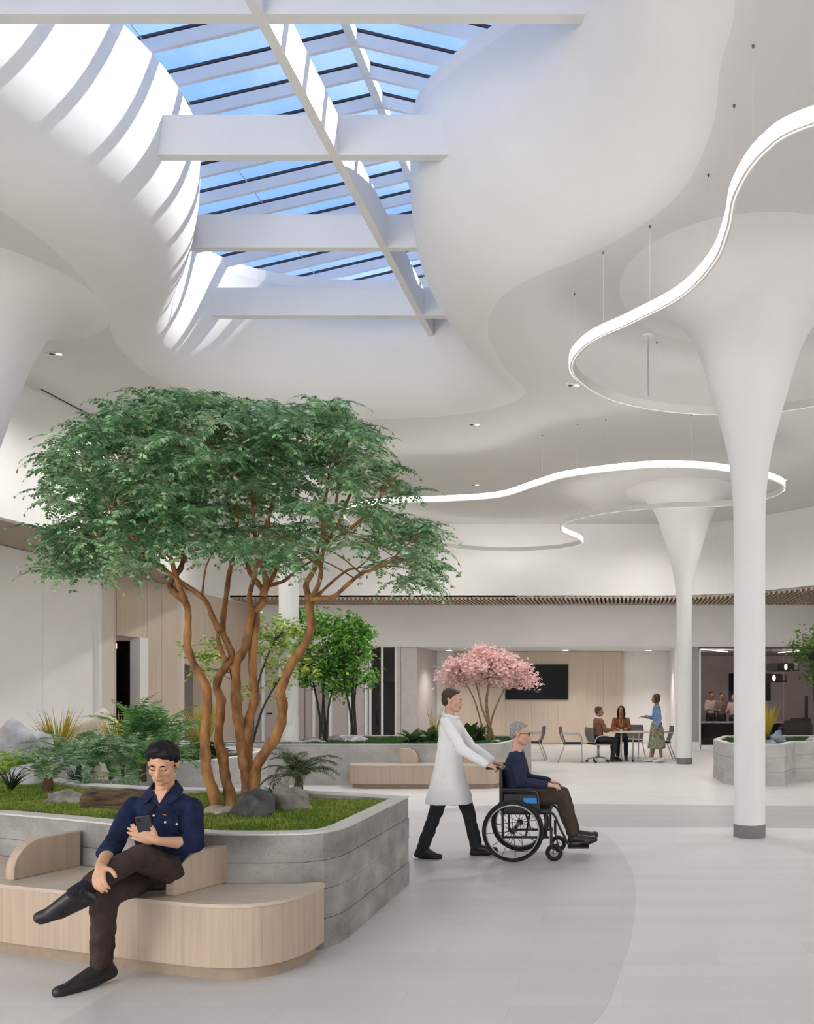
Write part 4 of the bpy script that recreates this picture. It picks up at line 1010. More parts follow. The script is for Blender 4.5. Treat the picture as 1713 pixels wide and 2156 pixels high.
# ---- rocks and log
def rock(label, px, y, z, sx, sy, sz, m, seed, rz=0, flat=.25, name='rock'):
    bm = bmesh.new(); bmesh.ops.create_icosphere(bm, subdivisions=4, radius=1)
    off = Vector((seed*3.1, seed*1.7, seed*.9))
    for v in bm.verts:
        p = v.co.copy(); d = 1+.34*noise.noise(p*1.1+off)+.16*noise.noise(p*2.6+off)+.07*noise.noise(p*6+off)+.03*noise.noise(p*14+off)
        cellv = noise.voronoi(p*1.6+off)[0]; d += .18*(cellv[1]-cellv[0])-.08
        v.co = p*d
        if v.co.z < -flat: v.co.z = -flat+(v.co.z+flat)*.15
        v.co = Vector((v.co.x*sx, v.co.y*sy, (v.co.z+flat)*sz))
    me = bpy.data.meshes.new(name); bm.to_mesh(me); bm.free()
    me.polygons.foreach_set('use_smooth', [True]*len(me.polygons))
    o = link(name, me, m); o.location = ((px-CX)/FPX*y, y, z-.02); o.rotation_euler = (0, 0, rz)
    return tag(o, label, 'rock', 'planter rocks')
def rockmat(n, a, b): return mat(n, a, rough=.9, scale=5, bump=.9, bscale=22, col2=b, det=8)
R_D = rockmat('rock_dark', (.035, .036, .038), (.14, .14, .145)); R_G = rockmat('rock_grey', (.15, .145, .13), (.36, .35, .32)); R_T = rockmat('rock_tan', (.24, .21, .17), (.46, .42, .36))
R_W = rockmat('rock_pale', (.34, .34, .36), (.62, .62, .64)); R_B = rockmat('rock_beige', (.50, .43, .33), (.72, .66, .56)); R_U = rockmat('rock_blue', (.12, .15, .20), (.34, .38, .44))
rock('dark charcoal rock with rough face, largest in the mossy foreground', 538, 6.45, Z1, .175, .16, .20, R_D, 1, .3)
rock('light grey rounded rock right behind the charcoal rock', 610, 6.7, Z1, .155, .14, .205, R_G, 2, .8)
rock('low tan rock left of the charcoal rock, at the trunk feet', 462, 6.5, Z1, .13, .10, .09, R_T, 3)
rock('low layered grey rock on the moss left of the log', 148, 7.2, Z1, .165, .12, .115, R_G, 4, .4)
rock('large pale grey boulder at the left picture edge', 40, 10.75, Z1, .42, .3, .50, R_W, 5, .2, name='boulder')
rock('pale boulder between the left ferns', 62, 8.6, Z1, .22, .2, .22, R_W, 6, name='boulder')
rock('pale pointed boulder behind the bluish fern', 122, 8.8, Z1, .17, .15, .26, R_W, 7, .5, name='boulder')
rock('wide beige boulder in front of the left doorway', 207, 12.2, Z1, .50, .3, .54, R_B, 8, .1, name='boulder')
rock('small beige stone peeping out of the ferns', 212, 9.0, Z1+.04, .07, .06, .15, R_B, 9)
rock('white rock on the planter rim between the orange trunks', 490, 13.0, Z1, .16, .14, .13, R_W, 10)
for i, (px, y, s, lab) in enumerate(((655, 16.5, .17, 'grey stone left of the first slim green tree'), (708, 16.6, .24, 'grey stone between the two slim green trees'), (672, 16.1, .14, 'small pale stone before the first slim green tree'), (745, 16.4, .26, 'flat pale stone around the second slim green tree'), (590, 16.5, .2, 'grey stone at the foot of the middle column'), (1045, 16.3, .12, 'small white stone right of the pink tree trunk'), (1018, 16.2, .08, 'tiny white stone left of the pink tree trunk'))):
    rock(lab, px, y, .70, s, s*.7, s*.5, R_W if 'white' in lab or 'pale' in lab else R_G, 20+i)
rock('blue-grey rock in the faceted right planter', 1638, 15.75, .71, .17, .15, .20, R_U, 31, .6)
rock('low blue-grey rock at the edge of the right planter', 1622, 15.3, .71, .15, .1, .10, R_U, 32)
rock('white rock in the right planter near the picture edge', 1708, 16.0, .71, .12, .1, .12, R_W, 33)
lg = thing('fallen_log', 'short weathered brown log lying on the moss behind the seated man', 'log', ((238-CX)/FPX*6.85, 6.85, Z1), .12)
rings = []
for i in range(15):
    u = i/14; r = .088*(1+.1*noise.noise((u*4, 1, 2)))
    rings.append([(-.21+.50*u, r*(1+.16*noise.noise((math.cos(a)*1.5, math.sin(a)*1.5, u*3))-(.35 if 3.9 < a < 4.7 else 0))*math.cos(a), .075+r*(1+.16*noise.noise((math.cos(a)*1.5, math.sin(a)*1.5, u*3)))*math.sin(a)) for a in [2*PI*k/20 for k in range(20)]])
LOGM = mat('log_bark', (.035, .02, .011), rough=.9, scale=5, stretch=(1.2, 5, 5), bump=1, bscale=14, col2=(.17, .115, .07), det=8)
MB().loft(rings).build('bark', LOGM, lg, True, 60)
MB().lathe([(.001, 0), (.078, 0), (.08, .012), (.001, .014)], n=18).build('cut_face', mat('log_end', (.16, .10, .06), rough=.9, scale=20, var=.3), lg)
cf = lg.children[-1]; cf.rotation_euler = (0, PI/2, 0); cf.location = (-.222, 0, .075)
MB().tube(spline([(-.15, -.05, .03), (.0, -.14, .02), (.16, -.12, .015)], 4), [.03]*9, 7).build('broken_branch', LOGM, lg, True)

# ---- small-leaved trees
def small_tree(name, label, px, y, zb, hgt, stems_, crown, leaves, lm, bark, lsize, seed, group, flower=False, tilt=0):
    """crown: list of (dx, dz, rx, ry, rz) leaf clouds about the foot"""
    t = thing(name, label, 'tree', ((px-CX)/FPX*y, y, zb), 0, group); r = random.Random(seed); ends = []
    for k, (dx0, dx1, h, rad) in enumerate(stems_):
        dy = r.uniform(-.15, .15); pts = []
        for i in range(6):
            u = i/5; pts.append((dx0+(dx1-dx0)*u**1.3+.03*math.sin(u*7+k), dy*u+.02*math.sin(u*5+k*2), -.03+(h+.03)*u))
        sp = spline(pts, 3); MB().tube(sp, [rad*(1-.6*i/(len(sp)-1)) for i in range(len(sp))], 7).build('stem', bark, t, True); ends += [Vector(p) for p in sp[6:]]
    tw_ = MB(); b = Bag()
    q_ = MB(); q_.v = np.array([(0, 0, 0), (.45, .3, .06), (1, 0, -.08), (.45, -.3, .06)], float); q_.f = [(0, 1, 2, 3)]
    fl5 = MB()
    if flower:
        vv = []; ff = []
        for k in range(5):
            a = 2*PI*k/5; c, s_ = math.cos(a), math.sin(a); n0 = len(vv)
            vv += [(0, 0, 0), (.5*c-.28*s_, .5*s_+.28*c, .25), (c, s_, .3), (.5*c+.28*s_, .5*s_-.28*c, .25)]; ff.append((n0, n0+1, n0+2, n0+3))
        fl5.v = np.array(vv, float)*.5; fl5.f = ff
    tot = sum(c[2]*c[3]*c[4] for c in crown)
    for dx, dz, rx, ry, rz in crown:
        n = int(leaves*(rx*ry*rz)/tot); nb = max(3, n//22)
        for _ in range(nb):
            while True:
                v = Vector((r.uniform(-1, 1), r.uniform(-1, 1), r.uniform(-1, 1)))
                if .35 < v.length < 1: break
            c = Vector((dx+v.x*rx, v.y*ry, dz+v.z*rz)); e_ = min(ends, key=lambda p: (p-c).length+max(0, p.z-c.z))
            mid = e_.lerp(c, .5)+Vector((0, 0, .05)); tw_.tube([e_, mid, c], [.008, .005, .002], 4)
            for _k in range(22):
                p = c+Vector((r.gauss(0, 1), r.gauss(0, 1), r.gauss(0, .8)))*.075
                m = orient(p, r.uniform(0, 2*PI), r.uniform(-.9, .6), r.uniform(-1, 1), lsize*r.uniform(.7, 1.25))
                b.put(fl5 if flower and r.random() < .85 else q_, m)
    tag(tw_.build('twigs', bark, t), kind='stuff')
    tag(b.build('blossom' if flower else 'foliage', lm, t), kind='stuff')
    return t
LGR = leafmat('bright_green_leaf', (.06, .20, .03), (.14, .38, .06), (.34, .58, .12), 6, .4)
LYG = leafmat('yellow_green_leaf', (.14, .28, .035), (.30, .46, .07), (.52, .60, .16), 6, .4)
LOL = leafmat('olive_leaf', (.03, .10, .03), (.08, .18, .04), (.30, .34, .05), 6, .4)
PNK = leafmat('pink_blossom', (.80, .45, .43), (.95, .68, .65), (1.0, .86, .82), 30, .6)
small_tree('slim_green_tree', 'slim multi-stem green tree with bright leaves, nearer the white column', 680, 16.5, .70, 2.7,
    [(-.06, -.25, 2.1, .028), (.0, .05, 2.2, .030), (.06, .32, 1.9, .026), (.02, -.05, 1.6, .02)],
    [(-.05, 1.95, .65, .6, .75), (-.45, 1.55, .50, .45, .55), (.15, 1.3, .5, .45, .4), (-.1, 2.45, .4, .4, .35)], 3300, LGR, BARKD, .105, 1, 'slim green trees')
small_tree('slim_green_tree', 'slim multi-stem green tree with bright leaves, nearer the glass door', 744, 16.5, .70, 2.6,
    [(-.05, -.30, 1.9, .028), (.0, .0, 2.1, .030), (.05, .12, 2.2, .028), (.03, -.10, 1.7, .02)],
    [(-.05, 2.1, .45, .45, .55), (.2, 1.6, .40, .4, .5), (-.3, 1.5, .4, .4, .45), (.05, 2.45, .38, .3, .3)], 2400, LGR, BARKD, .105, 2, 'slim green trees')
small_tree('pale_green_tree', 'sparse yellow-green tree rising behind the orange trunks', 520, 15.45, .70, 2.5,
    [(-.05, .55, 2.0, .03), (.05, .9, 1.7, .026), (.0, -.5, 1.9, .026), (.0, .2, 2.2, .02)],
    [(.7, 1.95, .50, .5, .55), (.35, 2.25, .40, .4, .4), (-.75, 1.75, .42, .4, .5), (.9, 1.4, .4, .4, .35), (.2, .95, .45, .3, .2)], 1700, LYG, BARKD, .095, 3, 'slim green trees')
small_tree('pink_blossom_tree', 'small tree with an umbrella crown of pink blossom before the screen', 1027, 16.6, .70, 2.0,
    [(-.02, .03, 1.25, .045), (.1, -.28, 1.25, .032), (.0, .45, 1.45, .025), (.0, -.55, 1.4, .022)],
    [(-.15, 1.52, .72, .7, .30), (.35, 1.40, .60, .6, .28), (-.68, 1.30, .40, .4, .20), (.05, 1.72, .45, .45, .22), (.80, 1.25, .20, .3, .2)], 5200, PNK, BARKP, .09, 4, None, True)
small_tree('olive_green_tree', 'leafy olive-green tree at the right picture edge', 1722, 16.6, .71, 2.3,
    [(-.02, -.1, 1.6, .03), (.04, .25, 1.8, .03)], [(-.02, 1.95, .55, .5, .48), (.15, 1.4, .45, .45, .30), (.3, 1.9, .5, .5, .4)], 2600, LOL, BARKD, .085, 5, None)
# ================================================================== PEOPLE
from mathutils.bvhtree import BVHTree
TMP = bpy.data.scenes.new('tmp')          # empty scratch scene: evaluating modifiers there is quick; removed at the end
def V(*a): return Vector(a)
def cap_rings(a, b, ra, rb, n=12):
    a = Vector(a); b = Vector(b); t = b-a; t = t.normalized() if t.length > 1e-6 else V(0, 0, 1); u = t.orthogonal().normalized(); w = t.cross(u); out = []
    for i in range(1, 5): th = PI/2*i/4; out.append((a-t*ra*math.cos(th), ra*math.sin(th)))
    for i in range(0, 4): th = PI/2*i/4; out.append((b+t*rb*math.sin(th), rb*math.cos(th)))
    return [[c+(u*math.cos(2*PI*j/n)+w*math.sin(2*PI*j/n))*r for j in range(n)] for c, r in out]
def blob(name, prims, voxel, m, parent, org, smooth=4, wrinkle=0, wscale=9, seed=0):
    b = MB()
    for p in prims:
        if p[0] == 'c': b.loft(cap_rings(*p[1:]))
        elif p[0] == 'e':
            R = p[3] if len(p) > 3 else Matrix.Identity(3); c = Vector(p[1]); r = p[2]; n0 = len(b.v); q = MB().ball((0, 0, 0), r, 16, 11)
            b.add([c+R @ Vector(v) for v in q.v], q.f)
        elif p[0] == 'l': b.loft(p[1])
    b.v = [tuple(Vector(v)-org) for v in b.v]
    me = fixn(b.mesh(name)); o = bpy.data.objects.new(name, me); TMP.collection.objects.link(o)
    r = o.modifiers.new('r', 'REMESH'); r.mode = 'VOXEL'; r.voxel_size = voxel; r.use_smooth_shade = True
    s = o.modifiers.new('s', 'SMOOTH'); s.factor = .5; s.iterations = smooth
    TMP.view_layers[0].update(); dg = TMP.view_layers[0].depsgraph; me2 = bpy.data.meshes.new_from_object(o.evaluated_get(dg))
    bpy.data.objects.remove(o); bpy.data.meshes.remove(me); me2.name = name
    if wrinkle:
        nv = len(me2.vertices); off = V(seed*1.3, seed*2.7, seed); co = np.empty(nv*3, 'f'); nr = np.empty(nv*3, 'f')
        me2.vertices.foreach_get('co', co); me2.vertices.foreach_get('normal', nr); F = np.empty(nv, 'f')
        for i in range(nv):
            p = V(*co[3*i:3*i+3])*wscale+off
            F[i] = noise.noise(V(p.x, p.y, p.z*1.6))+.6*abs(noise.noise(V(p.x*1.9+4, p.y*1.9, p.z*2.4)))-.15
        co += nr*np.repeat(F, 3)*wrinkle; me2.vertices.foreach_set('co', co)
    me2.polygons.foreach_set('use_smooth', [True]*len(me2.polygons)); me2.materials.clear()
    return link(name, me2, m, parent)
def ring(c, rt, fw, hw, hd, n=18):
    c = Vector(c); out = []
    for j in range(n):
        a = 2*PI*j/n; ca, sa = math.cos(a), math.sin(a)
        out.append(c+rt*hw*math.copysign(abs(ca)**.8, ca)+fw*hd*math.copysign(abs(sa)**.8, sa))
    return out
def hand(wr, fwd, back, sgn, curl=(.35, .4, .45, .5), k=1.0, thumb=.35, bend=1.0):
    fwd = Vector(fwd).normalized(); back = Vector(back); back = (back-fwd*back.dot(fwd)).normalized(); back0 = back; td = fwd.cross(back)*sgn; wr = Vector(wr); P = []
    P.append(('e', wr+fwd*.050*k, (.040*k, .052*k, .017*k), Matrix((td, fwd, back)).transposed()))
    P.append(('c', wr, wr+fwd*.04*k, .026*k, .024*k))
    for i, (o, L) in enumerate(((.028, .074), (.009, .082), (-.010, .076), (-.028, .060))):
        p = wr+fwd*(.088-(.012 if i == 3 else 0))*k+td*o*k; d = fwd+td*o*2.2; d.normalize(); c = curl[i]*bend; back = back0
        P.append(('c', wr+fwd*.05*k+td*o*.8*k, p, .0115*k, .0105*k))
        for s, q in enumerate((.42, .32, .26)):
            a = c*(.7 if s == 0 else 1.0); d = (d*math.cos(a)-back*math.sin(a)); ax = d.cross(td)
            back_i = back; p2 = p+d*L*q*k; P.append(('c', p, p2, (.0098-.0008*s)*k, (.0092-.0010*s)*k)); p = p2
            back = (back-d*back.dot(d)); back = back.normalized() if back.length > .05 else back_i
    back = back0; p = wr+fwd*.028*k+td*.028*k; d = (td*.75+fwd*.65-back*thumb).normalized()
    for s, L in enumerate((.035, .032, .026)):
        p2 = p+d*L*k; P.append(('c', p, p2, (.0135-.0015*s)*k, (.012-.0015*s)*k)); p = p2; d = (d+fwd*.35-td*.15).normalized()
    return P
def head_matrix(f, pitch=0, roll=0):
    f = Vector((f[0], f[1], 0)).normalized(); F = V(f.x*math.cos(pitch), f.y*math.cos(pitch), -math.sin(pitch)); X = V(0, 0, 1).cross(F).normalized(); U = F.cross(X)
    return Matrix((X, -F, U)).transposed() @ Matrix.Rotation(roll, 3, 'Y')
def head_prims(c, R, k=1.0):
    c = Vector(c)
    def P(x, y, z): return c+R @ V(x*k, y*k, z*k)
    def r(*a): return tuple(v*k for v in a)
    out = [('e', P(0, .014, .036), r(.075, .094, .084), R), ('e', P(0, -.028, -.030), r(.062, .060, .085), R), ('e', P(0, -.040, -.078), r(.046, .046, .040), R),
           ('e', P(0, -.066, -.104), r(.022, .020, .016), R), ('c', P(0, -.086, .004), P(0, -.108, -.036), .0085*k, .0125*k), ('e', P(.013, -.096, -.040), r(.009, .011, .008), R), ('e', P(-.013, -.096, -.040), r(.009, .011, .008), R),
           ('c', P(-.036, -.076, .020), P(.036, -.076, .020), .013*k, .013*k), ('e', P(.040, -.060, -.028), r(.022, .022, .026), R), ('e', P(-.040, -.060, -.028), r(.022, .022, .026), R),
           ('e', P(0, -.086, -.062), r(.026, .012, .006), R), ('e', P(0, -.085, -.074), r(.022, .012, .007), R)]
    for s in (-1, 1):
        out += [('e', P(s*.077, .012, -.008), r(.010, .020, .032), R), ('c', P(s*.050, -.01, -.072), P(s*.030, -.045, -.095), .020*k, .018*k), ('e', P(s*.031, -.078, .0), r(.015, .009, .010), R)]
    return out
SKA = mat('skin_warm', (.60, .34, .215), rough=.5, var=.06, scale=20, spec=.35, trans=.12)
SKB = mat('skin_pale', (.62, .36, .27), rough=.5, var=.06, scale=20, spec=.35, trans=.12)
SKC = mat('skin_brown', (.32, .15, .08), rough=.5, var=.06, scale=20, spec=.35)
HAIRB = mat('hair_black', (.006, .0055, .0055), rough=.6, spec=.25, var=.3, scale=60, stretch=(1, 1, .2), bump=.25, bscale=120)
HAIRN = mat('hair_brown', (.055, .032, .022), rough=.55, var=.3, scale=60, bump=.4, bscale=120)
HAIRG = mat('hair_grey', (.28, .275, .27), rough=.6, var=.35, scale=60, bump=.4, bscale=120)
LIPS = mat('lips', (.42, .17, .14), rough=.45)
EYEW = mat('eye_white', (.70, .68, .66), rough=.3)
def face_parts(t, c, R, k, hair_m, org, down=False, dark=False):
    c = Vector(c)
    def P(x, y, z): return c+R @ V(x*k, y*k, z*k)-org
    for s in (-1, 1):
        MB().tube(spline([P(s*.014, -.0895, .0165), P(s*.030, -.0900, .0225), P(s*.047, -.078, .0165)], 3), [.0022*k, .004*k, .0045*k, .0045*k, .004*k, .003*k, .0015*k], 6).build('eyebrow', hair_m, t, True)
        e_ = MB()
        if down: e_.tube(spline([P(s*.017, -.0835, -.006), P(s*.031, -.0875, -.0095), P(s*.045, -.078, -.006)], 3), .0021*k, 6); e_.build('eyelash', BLACK, t, True)
        else:
            me = MB(); me.ball((0, 0, 0), (.0115*k, .005*k, .0055*k)); q = P(s*.031, -.0835, -.001); me.v = [tuple(q+R @ Vector(v)) for v in me.v]; ob = me.build('eye', EYEW, t, True)
            me = MB(); me.ball((0, 0, 0), (.005*k, .003*k, .005*k)); q = P(s*.031, -.0875, -.001); me.v = [tuple(q+R @ Vector(v)) for v in me.v]; me.build('iris', BLACK, ob, True)
    MB().tube(spline([P(-.024, -.0855, -.068), P(-.008, -.0975, -.066), P(0, -.0985, -.0675), P(.008, -.0975, -.066), P(.024, -.0855, -.068)], 3), [.0015*k]+[.0045*k]*11+[.0015*k], 6).build('lips', LIPS, t, True)
def hair_prims(c, R, k, style):
    c = Vector(c)
    def P(x, y, z): return c+R @ V(x*k, y*k, z*k)
    def r(*a): return tuple(v*k for v in a)
    if style == 'short':
        return [('e', P(0, .024, .056), r(.084, .098, .078), R), ('e', P(0, .062, .01), r(.074, .058, .075), R), ('c', P(-.05, -.045, .084), P(.045, -.05, .086), .030*k, .032*k), ('c', P(-.072, -.012, .062), P(-.077, .0, .018), .017*k, .012*k), ('c', P(.072, -.012, .062), P(.077, .0, .018), .017*k, .012*k), ('e', P(-.01, -.01, .108), r(.062, .07, .034), R), ('c', P(-.058, -.050, .075), P(-.066, -.036, .052), .018*k, .012*k), ('c', P(.058, -.050, .075), P(.066, -.036, .050), .018*k, .012*k)]
    if style == 'crop':
        return [('e', P(0, .026, .052), r(.080, .094, .074), R), ('e', P(0, .060, .0), r(.070, .054, .075), R), ('c', P(-.04, -.045, .090), P(.04, -.045, .090), .018*k, .018*k), ('c', P(-.074, .0, .05), P(-.078, .01, .01), .012*k, .009*k), ('c', P(.074, .0, .05), P(.078, .01, .01), .012*k, .009*k)]
    o = [('e', P(0, .030, .052), r(.092, .098, .078), R), ('e', P(0, .065, -.01), r(.088, .060, .10), R)]
    for s in (-1, 1):
        L = -.22 if style == 'long' else -.06
        o += [('c', P(s*.072, -.02, .045), P(s*.088, .01, -.08), .026*k, .030*k)]
        if style == 'long': o += [('c', P(s*.088, .0, -.08), P(s*.078, -.04, L), .032*k, .022*k)]
    if style == 'bun': o += [('e', P(0, .11, .0), r(.04, .05, .06), R)]
    return o

def figure(label, J, S):
    """J: joints in room coordinates; S: outfit"""
    org = Vector(J['org']); t = thing('person', label, 'person', org); k = S.get('k', 1.0); vx = S.get('vox', .009)
    rt = (Vector(J['shR'])-Vector(J['shL'])); rt.z = 0; rt.normalize(); fw = V(rt.y, -rt.x, 0); fw = -fw if fw.dot(Vector(J['f'])) < 0 else fw
    pel, nk, hd_ = Vector(J['pel']), Vector(J['neck']), Vector(J['head']); ch = Vector(J.get('chest', pel.lerp(nk, .6)))
    R = head_matrix(J.get('face', J['f']), J.get('pitch', .05), J.get('roll', 0)); hk = S.get('hk', 1.0)
    W = S.get('w', 1.0)
    # torso stations: (point, half width, half depth)
    st = [(pel-V(0, 0, .06), .150, .10), (pel+V(0, 0, .05), .160, .115), (pel.lerp(ch, .5), .145, .105), (ch, .165, .115), (ch.lerp(nk, .55), .178, .105), (nk-V(0, 0, .055), .155, .080), (nk-V(0, 0, .01), .075, .062)]
    body = [('l', [ring(p, rt, fw, (a-(.012 if i < 4 else .034 if i < 6 else .012))*W, (b-.014)*W) for i, (p, a, b) in enumerate(st)]), ('c', nk-V(0, 0, .05), hd_+R @ V(0, .022, -.055)*hk, .054*k, .050*k)]
    body += head_prims(hd_, R, hk)
    top = [('l', [ring(p, rt, fw, a*W, b*W) for p, a, b in st[:-1]+[(nk-V(0, 0, .030), .10, .080)]]), ('c', Vector(J['shL']), Vector(J['shR']), .052*W, .052*W)]
    bot = [('c', J['hipL'], J['hipR'], .098*W, .098*W), ('l', [ring(p, rt, fw, (a+.004)*W, (b+.004)*W) for p, a, b in (st[0], st[1], (pel+V(0, 0, .10), .15, .11))])]
    shoe = {}
    for s in 'LR':
        sh, el, wr = Vector(J['sh'+s]), Vector(J['el'+s]), Vector(J['wr'+s]); hp, kn, an, to = (Vector(J[q+s]) for q in ('hip', 'kn', 'an', 'to'))
        body += [('c', sh, el, .046, .040), ('c', el, el.lerp(wr, .4), .040, .040), ('c', el.lerp(wr, .4), wr, .039, .026)]
        body += [('c', hp, kn, .072, .055), ('c', kn, kn.lerp(an, .4), .052, .052), ('c', kn.lerp(an, .4), an, .050, .034), ('c', an, an+(to-an)*.3-V(0, 0, .012), .034, .022)]
        hf = Vector(J.get('hf'+s, (wr-el))).normalized(); hb = Vector(J.get('hb'+s, (0, 0, 1)))
        body += hand(wr+hf*.005, hf, hb, 1 if s == 'L' else -1, J.get('curl'+s, (.35, .4, .45, .5)), S.get('handk', 1.0), J.get('thumb'+s, .35))
        sl_e = S.get('sleeve', .92); se = el.lerp(wr, sl_e)
        top += [('c', sh, el, .060*W, .056*W), ('c', el, se, .056*W, (.046 if sl_e > .6 else .054)*W)]
        if sl_e < .6: top += [('c', el.lerp(wr, sl_e-.12), se, .057*W, .057*W)]
        hm = J.get('hem'+s, S.get('hem', .92)); he = kn.lerp(an, hm)
        bot += [('c', hp, kn, .094*W, .074*W), ('c', kn, kn.lerp(an, .45), .072*W, .066*W), ('c', kn.lerp(an, .45), he, .066*W, S.get('hemr', .060)*W)]
        d = (to-an); d.z *= .5; L = d.length; dn = (to-an).normalized(); dnn = Vector(J['shoe_up'+s]).normalized() if 'shoe_up'+s in J else V(0, 0, 1); dnn = (dnn-dn*dnn.dot(dn)).normalized()
        Lf = (to-an).length
        shoe[s] = [('c', an-dn*.02-dnn*.01, an-dn*.035-dnn*.072, .040, .034), ('c', an-dn*.035-dnn*.074, an+dn*.60*Lf-dnn*.062+dnn*.0, .034, .037), ('c', an+dn*.60*Lf-dnn*.050, to-dnn*.030, .044, .036), ('c', an+dn*.0-dnn*.010, an+dn*.78*Lf-dnn*.034, .046, .036)]
    t_body = blob('body', body, S.get('bvox', vx), S['skin'], t, org, 3)
    if 'coat' in S:   # long coat: rings from waist to hem
        hz, hw, hdp, dx = S['coat']; hem = Vector((pel.x+dx, pel.y, hz))
        top += [('l', [ring(ch, rt, fw, .17*W, .12*W), ring(pel+V(0, 0, .1), rt, fw, .175*W, .13*W), ring(pel-V(0, 0, .05), rt, fw, .19*W, .16*W), ring(hem, rt, fw, hw, hdp), ring(hem-V(0, 0, .002), rt, fw, hw-.004, hdp-.004)])]
    if S.get('bottom'): blob(S.get('bname', 'trousers'), bot+S.get('bextra', []), vx, S['bottom'], t, org, 4, S.get('wr', .006), 10, 3)
    tp_ = blob(S.get('tname', 'shirt'), top+S.get('textra', []), vx, S['top'], t, org, 4, S.get('wr', .006), 8, 7)
    for s in 'LR':
        so = blob('shoe', shoe[s], vx*.8, S['shoe'], t, org, 3)
        an, to = Vector(J['an'+s]), Vector(J['to'+s]); dn = (to-an).normalized(); du = Vector(J.get('shoe_up'+s, (0, 0, 1))); du = (du-dn*du.dot(dn)).normalized()
        hb_ = an-dn*.052-du*.100; tb_ = to+dn*.030-du*.052; ax = (tb_-hb_); Ls = ax.length; ax.normalize(); du = (du-ax*du.dot(ax)).normalized(); sd = ax.cross(du)
        rg = []
        for zz in (0, .014): rg.append([hb_.lerp(tb_, .5)+ax*math.copysign(abs(math.cos(a))**.7, math.cos(a))*Ls*.5+sd*math.copysign(abs(math.sin(a))**.8, math.sin(a))*(.040+.006*math.cos(a))+du*zz-org for a in [2*PI*i/20 for i in range(20)]])
        link('sole', fixn(MB().loft(rg).mesh('sole', True, 40)), mat('dark_rubber', (.02, .018, .016), rough=.8), so)
    if S.get('bottom'):
        for s in 'LR':
            kn, an = Vector(J['kn'+s]), Vector(J['an'+s]); blob('sock', [('c', kn.lerp(an, .70), an, .048, .045)], vx*.8, S.get('sock', SOCK), t, org, 2)
    blob('hair', hair_prims(hd_, R, hk, S.get('style', 'crop')), vx*.75, S['hair'], t, org, 3, .003, 30, 2)
    face_parts(t, hd_, R, hk, S['hair'], org, S.get('down', False))
    return t, tp_, R

# ---- seated man with the phone
DENIM = mat('navy_denim', (.006, .010, .034), rough=.85, var=.3, scale=14, bump=.5, bscale=50, col2=(.014, .024, .070), spec=.2)
TROU = mat('brown_trousers', (.050, .033, .030), rough=.75, var=.25, scale=9, bump=.25, bscale=40, spec=.2)
SHOE = mat('black_leather', (.014, .013, .013), rough=.38, var=.2, spec=.45, scale=20)
SOCK = mat('navy_sock', (.010, .011, .018), rough=.9, var=.2, scale=60, bump=.4)
J = dict(org=(-2.87, 5.04, .46), f=(.1, -.99, 0), face=(.16, -.98), pitch=.36, roll=.06, pel=(-2.87, 5.03, .60), chest=(-2.85, 5.02, .86), neck=(-2.825, 4.985, 1.105), head=(-2.80, 4.925, 1.272),
     shR=(-3.015, 4.98, .998), elR=(-2.985, 4.72, .79), wrR=(-2.885, 4.465, .745), shL=(-2.672, 5.01, .998), elL=(-2.625, 4.955, .775), wrL=(-2.735, 4.765, .825),
     hipR=(-2.955, 5.02, .565), knR=(-2.965, 4.625, .535), anR=(-3.035, 4.705, .115), toR=(-3.165, 4.525, .052),
     hipL=(-2.79, 5.05, .575), knL=(-2.80, 4.67, .755), anL=(-2.962, 4.375, .615), toL=(-3.135, 4.325, .518),
     hfR=(.05, -.10, -.085), hbR=(-.35, -.55, .75), curlR=(.45, .5, .5, .5), hemL=.72, hfL=(-.80, -.30, .38), hbL=(.25, -.95, .1), curlL=(.12, .15, .2, .25), thumbL=-.2,
     shoe_upL=(-.25, -.55, .80))
S = dict(skin=SKA, top=DENIM, bottom=TROU, shoe=SHOE, sock=SOCK, hair=HAIRB, style='short', sleeve=.30, hem=.93, hk=1.0, bvox=.0048, vox=.0075, down=True, wr=.010, handk=1.05, k=1.05, w=1.02)
man, shirt, RH = figure('man in navy shirt and brown trousers sitting cross-legged on the bench with a phone', J, S)
org = Vector(J['org'])
bv = BVHTree.FromPolygons([v.co+org for v in shirt.data.vertices], [tuple(p.vertices) for p in shirt.data.polygons])
eye = V(0, 0, EYE)
def hit(px, py, push=.004):
    d = (at(px, py, 5)-eye).normalized(); r = bv.ray_cast(eye, d)
    return (r[0]+r[1]*push-org, r[1]) if r[0] is not None else (at(px, py, 4.9)-org, V(0, -1, 0))
for px, py in ((324, 1717), (348, 1731), (372, 1735), (279, 1736)):
    p, n = hit(px, py); b = MB().ball(p, (.0075, .005, .0075)); b.build('button', mat('pearl_button', (.75, .70, .58), rough=.3), man, True)
